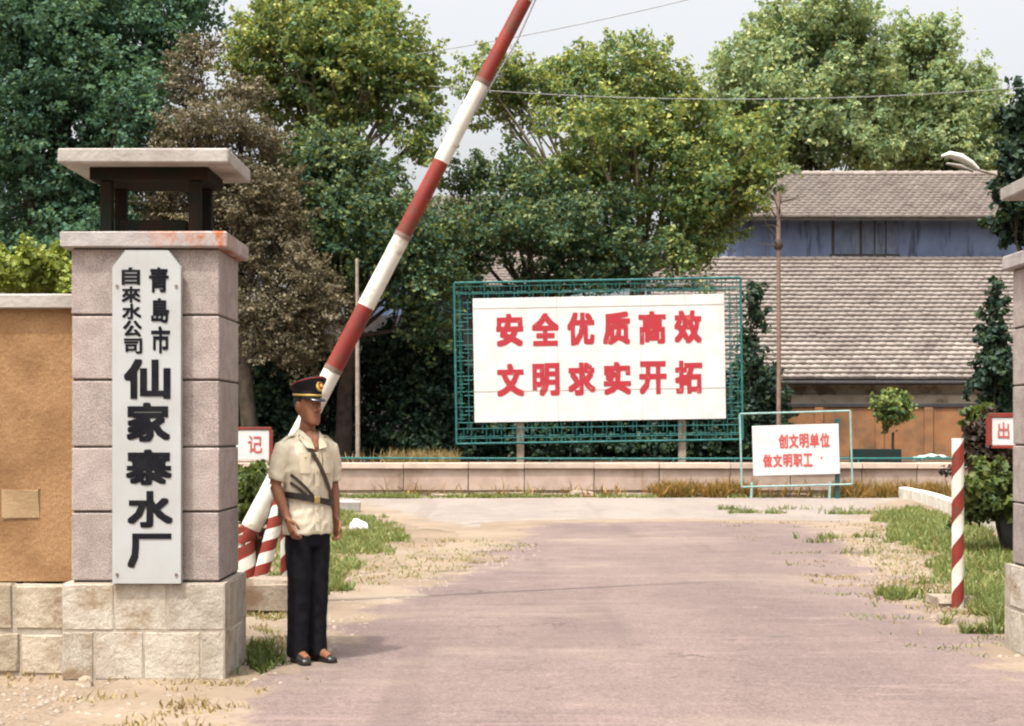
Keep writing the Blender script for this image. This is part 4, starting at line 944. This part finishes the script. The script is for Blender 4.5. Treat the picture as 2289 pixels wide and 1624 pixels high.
# ------------------------------------------------------------------ the guard
def remesh(mb, name, mats, voxel, smooth=6, parent=None, wr=0.0, wscale=(9, 9, 5), fac=.5):
    me = mb.mesh(name+'_raw', mats); o = bpy.data.objects.new(name+'_raw', me); COL.objects.link(o)
    m = o.modifiers.new('r', 'REMESH'); m.mode = 'VOXEL'; m.voxel_size = voxel; m.use_smooth_shade = True
    s = o.modifiers.new('s', 'SMOOTH'); s.iterations = smooth; s.factor = fac
    dg = bpy.context.evaluated_depsgraph_get(); me2 = bpy.data.meshes.new_from_object(o.evaluated_get(dg)); me2.name = name
    bpy.data.objects.remove(o); bpy.data.meshes.remove(me)
    if wr > 0:
        nv = [v.normal.copy() for v in me2.vertices]
        for v, n_ in zip(me2.vertices, nv):
            p = v.co; k = .45*mnoise.noise(Vector((p.x*wscale[0], p.y*wscale[1], p.z*wscale[2])))+.75*(.35-abs(mnoise.noise(Vector((p.x*wscale[0]*1.2+4+p.z*7, p.y*wscale[1]*1.2, p.z*wscale[2]*1.3-p.x*9)))))+.3*(.3-abs(mnoise.noise(Vector((p.x*24-p.z*12, p.y*24, p.z*13+p.x*8)))))
            v.co = p+n_*(k*wr)
    me2.materials.clear()
    for q in (mats if isinstance(mats, (list, tuple)) else [mats]): me2.materials.append(q)
    me2.polygons.foreach_set('use_smooth', np.ones(len(me2.polygons), bool))
    return link(name, me2, parent)
M['skin'] = simple('tanned_skin', (0.225, 0.0938, 0.0465), (0.188, 0.075, 0.0375), 14, .55, .35, .1, 90)
M['shirt'] = simple('cream_shirt', (.56, .495, .375), (.49, .425, .31), 5, .9, .1, .15, 120, stain=(.42, .345, .235), sscale=5, slo=.56, shi=.78)
M['trousers'] = simple('black_trousers', (0.0045, 0.0045, 0.0065), (0.007, 0.0065, 0.009), 6, .85, .15, .1, 100)
M['leather'] = simple('black_leather', (.014, .011, .010), (.022, .017, .014), 10, .42, .4)
M['strap'] = simple('brown_black_strap', (.045, .028, .016), (.03, .02, .012), 10, .5, .35)
M['cap_cloth'] = simple('cap_cloth', (.010, .010, .014), (.016, .014, .016), 12, .8, .2)
M['cap_gold'] = simple('gold_cord', (.62, .42, .08), (.5, .33, .07), 12, .4, .5)
M['cap_red'] = simple('red_piping', (.20, .025, .02), (.16, .02, .02), 10, .7, .2)
M['cap_visor'] = simple('glossy_visor', (.010, .010, .012), (.012, .012, .014), 8, .15, .5)
M['hair'] = simple('black_hair', (.012, .010, .009), (.02, .016, .013), 40, .6, .3)
M['eye_white'] = simple('eye_white', (.20, .17, .15), (.16, .14, .12), 10, .5, .2)
M['lip'] = simple('lip', (.22, .075, .05), (.19, .065, .045), 20, .5, .3)
M['sole'] = simple('shoe_leather', (.012, .010, .010), (.02, .016, .014), 12, .35, .5)
M['button'] = simple('brass_button', (.5, .36, .12), (.42, .30, .1), 10, .35, .5, metal=.6)

gd = G(695, 1482)
gu = empty('person', (gd.x-.02, gd.y, .008), R(36)); gu.scale = (.86, .93, 1.0); tag(gu, 'guard in cream short sleeved uniform shirt, black trousers and peaked cap standing at the gate', 'person')
HR = Matrix.Translation((0, .0, 1.47)) @ Matrix.Rotation(R(9), 4, 'Z') @ Matrix.Rotation(R(2), 4, 'X') @ Matrix.Diagonal((1.10, 1.05, 1.0, 1.0)) @ Matrix.Translation((0, 0, -1.47))
bm_ = MB()
# head
bm_.rings([(0, -.066, 1.478, .022, .022), (0, -.058, 1.487, .040, .040), (0, -.040, 1.505, .053, .060), (0, -.022, 1.532, .062, .078), (0, -.008, 1.56, .068, .091), (0, 0, 1.60, .073, .098), (0, .004, 1.64, .075, .099), (0, .006, 1.675, .070, .092), (0, .008, 1.70, .054, .072), (0, .01, 1.714, .03, .04)], 24, M=HR)
bm_.tube([HR @ Vector(p) for p in ((0, -.092, 1.618), (0, -.108, 1.598), (0, -.119, 1.578), (0, -.100, 1.566))], [.008, .012, .017, .011], 10)
for s in (-1, 1):
    bm_.ball((s*.014, -.098, 1.571), (.009, .011, .008), 8, M=HR)
    bm_.ball((s*.076, .012, 1.592), (.014, .021, .036), 10, M=HR)
    bm_.ball((s*.032, -.074, 1.632), (.028, .018, .010), 10, M=HR)      # brow
bm_.ball((0, -.086, 1.536), (.026, .012, .012), 10, M=HR); bm_.ball((0, -.078, 1.497), (.022, .016, .014), 10, M=HR)
bm_.tube([(0, .03, 1.33), (0, .022, 1.41), (0, .006, 1.47), HR @ Vector((0, -.005, 1.53))], [.066, .060, .056, .052], 16)
# trunk and legs under the clothes
bm_.rings([(0, 0, .84, .12, .085), (0, 0, .95, .13, .085), (0, 0, 1.05, .125, .08), (0, 0, 1.2, .145, .09), (0, .005, 1.32, .15, .085), (0, .01, 1.385, .10, .065), (0, .015, 1.42, .06, .055)], 20)
for s in (-1, 1):
    bm_.tube([(s*.085, 0, .90), (s*.085, -.005, .5), (s*.082, .01, .30), (s*.08, .012, .08)], [.075, .058, .055, .04], 12)
    bm_.tube([(s*.08, .03, .07), (s*.085, -.06, .05), (s*.09, -.15, .035)], [.036, .036, .026], 10)
    bm_.tube([(s*.10, .012, 1.335), (s*.165, .015, 1.325), (s*.205, .015, 1.28)], [.04, .042, .042], 12)
def limb_arm(s, el, wr):
    bm_.tube([(s*.195, .015, 1.29), Vector((s*.205, .015, 1.31)).lerp(Vector(el), .5), el], [.044, .045, .040], 14)
    el = Vector(el); wr = Vector(wr); bm_.tube([el, el.lerp(wr, .3), el.lerp(wr, .75), wr], [.040, .042, .032, (.029, .022)], 14)
    d = (wr-el).normalized()
    n_ = Vector((-s, -.15, 0)); n_ = (n_-d*n_.dot(d)).normalized()   # palm faces the thigh
    f = d.cross(n_)
    if f.y > 0: f = -f                                               # towards the front
    kn = wr+d*.092
    # palm, as a flattened block
    V = []
    for t_, hw, ht in ((-.01, .024, .017), (.02, .030, .016), (.055, .040, .015), (.092, .042, .013)):
        c = wr+d*t_
        for a, b in ((-1, -.6), (-1, .6), (-.5, 1), (.5, 1), (1, .6), (1, -.6), (.5, -1), (-.5, -1)): V.append(c+f*(a*hw)+n_*(b*ht))
    fs = [(i*8+j, i*8+(j+1) % 8, (i+1)*8+(j+1) % 8, (i+1)*8+j) for i in range(3) for j in range(8)]+[tuple(range(7, -1, -1)), tuple(range(24, 32))]
    bm_.add(V, fs, 0, True)
    for i, (off, ln, cu) in enumerate(((.032, .078, .75), (.0105, .088, .85), (-.011, .082, .95), (-.031, .064, 1.05))):
        b = kn+f*off-d*.012; pts = [b]; a = .15; L3 = (ln*.47, ln*.31, ln*.24); p = b
        for l in L3:
            p = p+(d*math.cos(a)+n_*math.sin(a)+f*(off*.6))*l; pts.append(p); a += cu*.8
        bm_.tube(pts, [.0098, .0092, .0084, .0066], 8)
    b = wr+d*.022+f*.026; bm_.tube([b, b+f*.028+d*.022+n_*.012, b+f*.034+d*.052+n_*.022, b+f*.026+d*.078+n_*.030], [.014, .012, .010, .008], 8)
    return wr, d, f, n_
limb_arm(-1, (-.245, .035, 1.105), (-.205, -.075, .895))
limb_arm(1, (.240, .050, 1.105), (.225, -.020, .885))
V0 = len(bm_.v)
# open neck showing as a wedge of chest
bm_.tube([(0, -.045, 1.43), (0, -.088, 1.385), (0, -.112, 1.335), (0, -.113, 1.30)], [(.052, .02), (.044, .02), (.022, .016), (.006, .006)], 10)
body = remesh(bm_, 'body', M['skin'], .0042, 3, gu)

# shirt
def torso(z):
    T = [(.80, .186, .128, .0), (.86, .182, .124, .0), (.94, .178, .118, 0), (1.0, .163, .108, 0), (1.03, .162, .107, 0), (1.08, .176, .118, 0), (1.2, .188, .124, .0), (1.30, .190, .118, .004), (1.35, .182, .102, .008), (1.385, .150, .084, .012), (1.41, .110, .070, .015), (1.432, .078, .066, .012), (1.445, .066, .060, .010)]
    for a, b in zip(T[:-1], T[1:]):
        if z <= b[0]:
            k = (z-a[0])/(b[0]-a[0]); return tuple(a[i]+(b[i]-a[i])*k for i in (1, 2, 3))
    return T[-1][1:]
sb = MB(); zs_ = [.80, .83, .86, .90, .94, .97, 1.0, 1.03, 1.05, 1.08, 1.14, 1.2, 1.25, 1.30, 1.33, 1.35, 1.37, 1.385, 1.40, 1.41, 1.42]
sb.rings([(0, torso(z)[2], z, torso(z)[0], torso(z)[1]) for z in zs_], 28, power=2.3)
for s, el in ((-1, Vector((-.245, .035, 1.105))), (1, Vector((.240, .050, 1.105)))):
    a = Vector((s*.12, .012, 1.352)); b = Vector((s*.198, .015, 1.315)); c = b.lerp(el, .86)
    sb.tube([a, b+Vector((s*-.012, 0, .008)), b.lerp(c, .45), c], [.058, .068, .067, (.070, .062)], 16)
shirt = remesh(sb, 'shirt', M['shirt'], .0075, 3, gu, wr=.016, wscale=(7, 7, 7))
def front(x, z, off=.006, back=False):
    rx, ry, cy = torso(z); k = max(0.0, 1-abs(x/rx)**2.3)**(1/2.3); return Vector((x, cy+(ry*k+off)*(1 if back else -1), z))
def ribbon(pts, wdir, hw, th, mat, name, out):
    mb = MB(); V = []
    for i, p in enumerate(pts):
        w_ = wdir[i] if isinstance(wdir, list) else wdir; o_ = out[i]
        V += [p-w_*hw, p+w_*hw, p+w_*hw+o_*th, p-w_*hw+o_*th]
    k = len(pts); fs = [(4*i+j, 4*i+(j+1) % 4, 4*i+4+(j+1) % 4, 4*i+4+j) for i in range(k-1) for j in range(4)]+[(3, 2, 1, 0), (4*k-4, 4*k-3, 4*k-2, 4*k-1)]
    mb.add(V, fs, 0, False); return mb.build(name, mat, gu)
def outn(p, z): rx, ry, cy = torso(z); v = Vector((p.x/rx**2, (p.y-cy)/ry**2, 0)); return v.normalized()
# collar flaps, buttons, pockets, shoulder straps
for s in (-1, 1):
    V = [Vector((s*.030, .078, 1.445)), Vector((s*.068, .03, 1.452)), Vector((s*.066, -.035, 1.435)), Vector((s*.030, -.098, 1.385)),
         Vector((s*.060, .088, 1.400)), Vector((s*.100, .03, 1.408)), Vector((s*.100, -.055, 1.392)), Vector((s*.078, -.118, 1.335)), Vector((s*.018, -.127, 1.325))]
    V2 = [v+Vector((s*.004, -.006, .006)) for v in V]; k = len(V)
    f0 = [(0, 1, 5, 4), (1, 2, 6, 5), (2, 3, 7, 6), (3, 8, 7)]
    mb = MB(); mb.add(V+V2, f0+[tuple(i+k for i in reversed(f)) for f in f0]+[(4, 5, 5+k, 4+k), (5, 6, 6+k, 5+k), (6, 7, 7+k, 6+k), (7, 8, 8+k, 7+k), (8, 3, 3+k, 8+k)]); mb.build('collar', M['shirt'], gu)
    zp = 1.235; xs = [s*(.055+.018*i) for i in range(5)]
    pts = [front(x, zp, .007) for x in xs]; ribbon(pts, Vector((0, 0, 1)), .055, .005, M['shirt'], 'pocket', [outn(p, zp) for p in pts])
    pts = [front(x, zp+.052, .010) for x in [s*(.050+.0205*i) for i in range(5)]]; ribbon(pts, Vector((0, 0, 1)), .022, .006, M['shirt'], 'pocket_flap', [outn(p, zp) for p in pts])
    b = front(s*.091, zp+.045, .017); MB().ball(b, (.007, .004, .007), 8).build('button', M['button'], gu)
    a, b = Vector((s*.095, .005, 1.415)), Vector((s*.205, .012, 1.372))
    ribbon([a, a.lerp(b, .5)+Vector((0, 0, .012)), b], Vector((0, 1, 0)), .024, .006, M['shirt'], 'shoulder_strap', [Vector((s*.3, 0, 1)).normalized()]*3)
    MB().ball((s*.10, .005, 1.427), (.006, .006, .004), 8).build('button', M['button'], gu)
pl_ = [front(0, z, .007) for z in np.linspace(1.31, .82, 16)]
ribbon(pl_, Vector((1, 0, 0)), .017, .004, M['shirt'], 'placket', [Vector((0, -1, 0))]*16)
for z in (1.28, 1.19, 1.10, .95, .88): MB().ball(front(0, z, .014), (.007, .004, .007), 8).build('button', M['button'], gu)
# belt, cross strap, second strap, holster pouch
bl = MB(); n = 40
for zz, oo in ((-.020, .008), (-.020, .013), (.020, .013), (.020, .008)):
    for j in range(n):
        a = 2*math.pi*j/n; rx, ry = .174+oo, .118+oo
        c, q = math.cos(a), math.sin(a); e = 2/2.3
        x = rx*math.copysign(abs(c)**e, c); bl.v.append((x, ry*math.copysign(abs(q)**e, q), 1.015+zz-.17*x))
for i in range(4):
    for j in range(n): bl.f.append((i*n+j, i*n+(j+1) % n, ((i+1) % 4)*n+(j+1) % n, ((i+1) % 4)*n+j)); bl.m.append(0); bl.sm.append(False)
belt = bl.build('belt', M['leather'], gu)
MB().box((-.022, -.138, .993), (.022, -.129, 1.037), 0, .004).build('buckle', M['button'], belt)
def strap(p0, p1, hw, name, back=False, mat=None):
    k = 22; pts, ws, os_ = [], [], []
    for i in range(k):
        u = i/(k-1); x = p0[0]+(p1[0]-p0[0])*u; z = p0[1]+(p1[1]-p0[1])*u
        p = front(x, z, .011, back); pts.append(p); os_.append(outn(p, z))
    for i in range(k):
        t_ = (pts[min(i+1, k-1)]-pts[max(0, i-1)]).normalized(); ws.append(t_.cross(os_[i]).normalized())
    return ribbon(pts, ws, hw, .005, mat or M['strap'], name, os_)
strap((-.098, 1.408), (.150, 1.02), .0145, 'cross_strap'); strap((-.098, 1.408), (.150, 1.02), .0145, 'cross_strap', True)
strap((-.174, 1.17), (-.02, 1.03), .010, 'side_strap'); strap((-.172, 1.12), (-.05, 1.02), .010, 'side_strap')
MB().box((-.217, -.05, .90), (-.175, .06, 1.0), 0, .012).build('pouch', M['leather'], gu)

# trousers and shoes
tr_ = MB()
tr_.rings([(0, .004, .72, .150, .112), (0, .004, .80, .172, .122), (0, .002, .88, .168, .115), (0, 0, .98, .150, .10)], 26, power=2.2)
for s in (-1, 1):
    tr_.tube([(s*.074, .004, .82), (s*.073, 0, .72), (s*.072, -.004, .55), (s*.072, 0, .36), (s*.074, .006, .18), (s*.078, .008, .035)], [(.092, .112), (.090, .108), (.083, .096), (.077, .088), (.072, .086), (.073, .092)], 20)
remesh(tr_, 'trousers', M['trousers'], .009, 3, gu, wr=.013, wscale=(11, 11, 4))
for s in (-1, 1):
    mb = MB(); q = Matrix.Translation((s*.082, .0, 0)) @ Matrix.Rotation(R(s*9), 4, 'Z')
    secs = [(.075, .030, .055, .028), (.05, .038, .085, .040), (0, .040, .088, .044), (-.06, .040, .072, .038), (-.11, .045, .056, .030), (-.155, .043, .044, .024), (-.185, .026, .034, .017)]
    V = []
    for y, hw, top, mid in secs:
        for a in range(16):
            th = 2*math.pi*a/16; c, k = math.cos(th), math.sin(th); V.append(q @ Vector((hw*c*(1.05 if k < 0 else 1), y, (top*.5)*(1+k) if k > 0 else top*.5*(1+max(-1, k*1.5)))))
    k = len(secs); mb.add(V, [(i*16+j, i*16+(j+1) % 16, (i+1)*16+(j+1) % 16, (i+1)*16+j) for i in range(k-1) for j in range(16)]+[tuple(range(15, -1, -1)), tuple(range((k-1)*16, k*16))], 0, True)
    mb.build('shoe', M['sole'], gu)
# cap, hair, eyes, lips
cp = MB()
cp.rings([(0, .008, 1.650, .083, .107), (0, .008, 1.668, .084, .108), (0, .008, 1.695, .085, .109)], 32, 0, cap=False, M=HR)
cp.rings([(0, .008, 1.695, .086, .110), (0, .008, 1.712, .093, .115), (0, .004, 1.735, .109, .127), (0, .002, 1.747, .112, .129)], 32, 0, cap=False, M=HR)
cp.rings([(0, .002, 1.747, .112, .129), (0, .002, 1.757, .104, .122), (0, .004, 1.765, .075, .092), (0, .006, 1.769, .04, .05)], 32, 0, cap=True, M=HR)
for i, v in enumerate(cp.v):                       # raise the front, drop the back
    y = (HR.inverted() @ Vector(v)).y; k = max(0, min(1, (v[2]-1.68)/.06)); cp.v[i] = (v[0], v[1], v[2]+k*(-.30*y-.006))
pc = cp.build('peaked_cap', M['cap_cloth'], gu)
cd = MB()
for rx, ry, z0, z1 in ((.0865, .1105, 1.660, 1.672),):
    cd.rings([(0, .008, z0, rx, ry), (0, .008, (z0+z1)/2, rx+.004, ry+.004), (0, .008, z1, rx, ry)], 32, 0, cap=False, M=HR)
cd.build('gold_band', M['cap_gold'], pc)
pi_ = MB()
pi_.rings([(0, .002, 1.742, .1115, .1285), (0, .002, 1.746, .114, .131), (0, .002, 1.750, .111, .1278)], 32, 0, cap=False, M=HR)
for i, v in enumerate(pi_.v):
    y = (HR.inverted() @ Vector(v)).y; pi_.v[i] = (v[0], v[1], v[2]-.30*y-.006)
pi_.build('piping', M['cap_red'], pc)
vz = MB(); nn = 17; V = []
for th_ in (0, -.005):
    for j in range(nn):
        a = R(200+140*j/(nn-1)); c, q = math.cos(a), math.sin(a); k = math.sin(math.pi*j/(nn-1))**.6
        for r_o, dz in ((0, 0), (.5, -.008), (1.0, -.024)):
            V.append(HR @ Vector(((.084+.012*r_o*k)*c, .008+(.108+.055*k*r_o)*q, 1.655+dz*k+th_)))
fs = []
for j in range(nn-1):
    for r_ in range(2):
        a = j*3+r_; fs.append((a, a+1, a+4, a+3)); b = a+nn*3; fs.append((b+3, b+4, b+1, b))
    fs.append((j*3+2, j*3+2+nn*3, j*3+5+nn*3, j*3+5))
vz.add(V, fs, 0, True); vz.build('visor', M['cap_visor'], pc)
bg_ = HR @ Vector((0, -.116, 1.722)); q = Matrix.Translation(bg_) @ Matrix.Rotation(R(14), 4, 'Z') @ Matrix.Rotation(R(-18), 4, 'X')
mb = MB()
for r_, th_, mi in ((.028, .010, 0), (.020, .014, 1), (.010, .018, 0)):
    mb.add([q @ Vector((r_*math.cos(2*math.pi*j/20), -th_, r_*1.15*math.sin(2*math.pi*j/20))) for j in range(20)]+[q @ Vector((r_*math.cos(2*math.pi*j/20), .006, r_*1.15*math.sin(2*math.pi*j/20))) for j in range(20)],
           [tuple(range(20))]+[(j, j+20, (j+1) % 20+20, (j+1) % 20) for j in range(20)], mi)
mb.build('badge', [M['cap_gold'], M['cap_red']], pc)
hr_ = MB(); hr_.rings([(0, .022, 1.585, .060, .080), (0, .020, 1.60, .072, .088), (0, .016, 1.63, .0785, .096), (0, .012, 1.66, .079, .100)], 26, M=HR)
hr_.build('hair', M['hair'], gu)
for s in (-1, 1):
    e_ = MB().ball((s*.031, -.0845, 1.611), (.012, .008, .0045), 10, M=HR).build('eye', M['eye_white'], gu)
    MB().ball((s*.031+.001, -.0915, 1.611), (.0055, .0018, .0042), 10, M=HR).build('iris', M['hair'], e_)
    MB().tube([HR @ Vector(p) for p in ((s*.013, -.0955, 1.630), (s*.033, -.0925, 1.634), (s*.050, -.079, 1.630))], [.003, .0042, .0025], 6).build('eyebrow', M['hair'], gu)
MB().tube([HR @ Vector(p) for p in ((-.024, -.0925, 1.538), (0, -.0995, 1.541), (.024, -.0925, 1.538))], [.003, .0062, .003], 8).build('lips', M['lip'], gu)
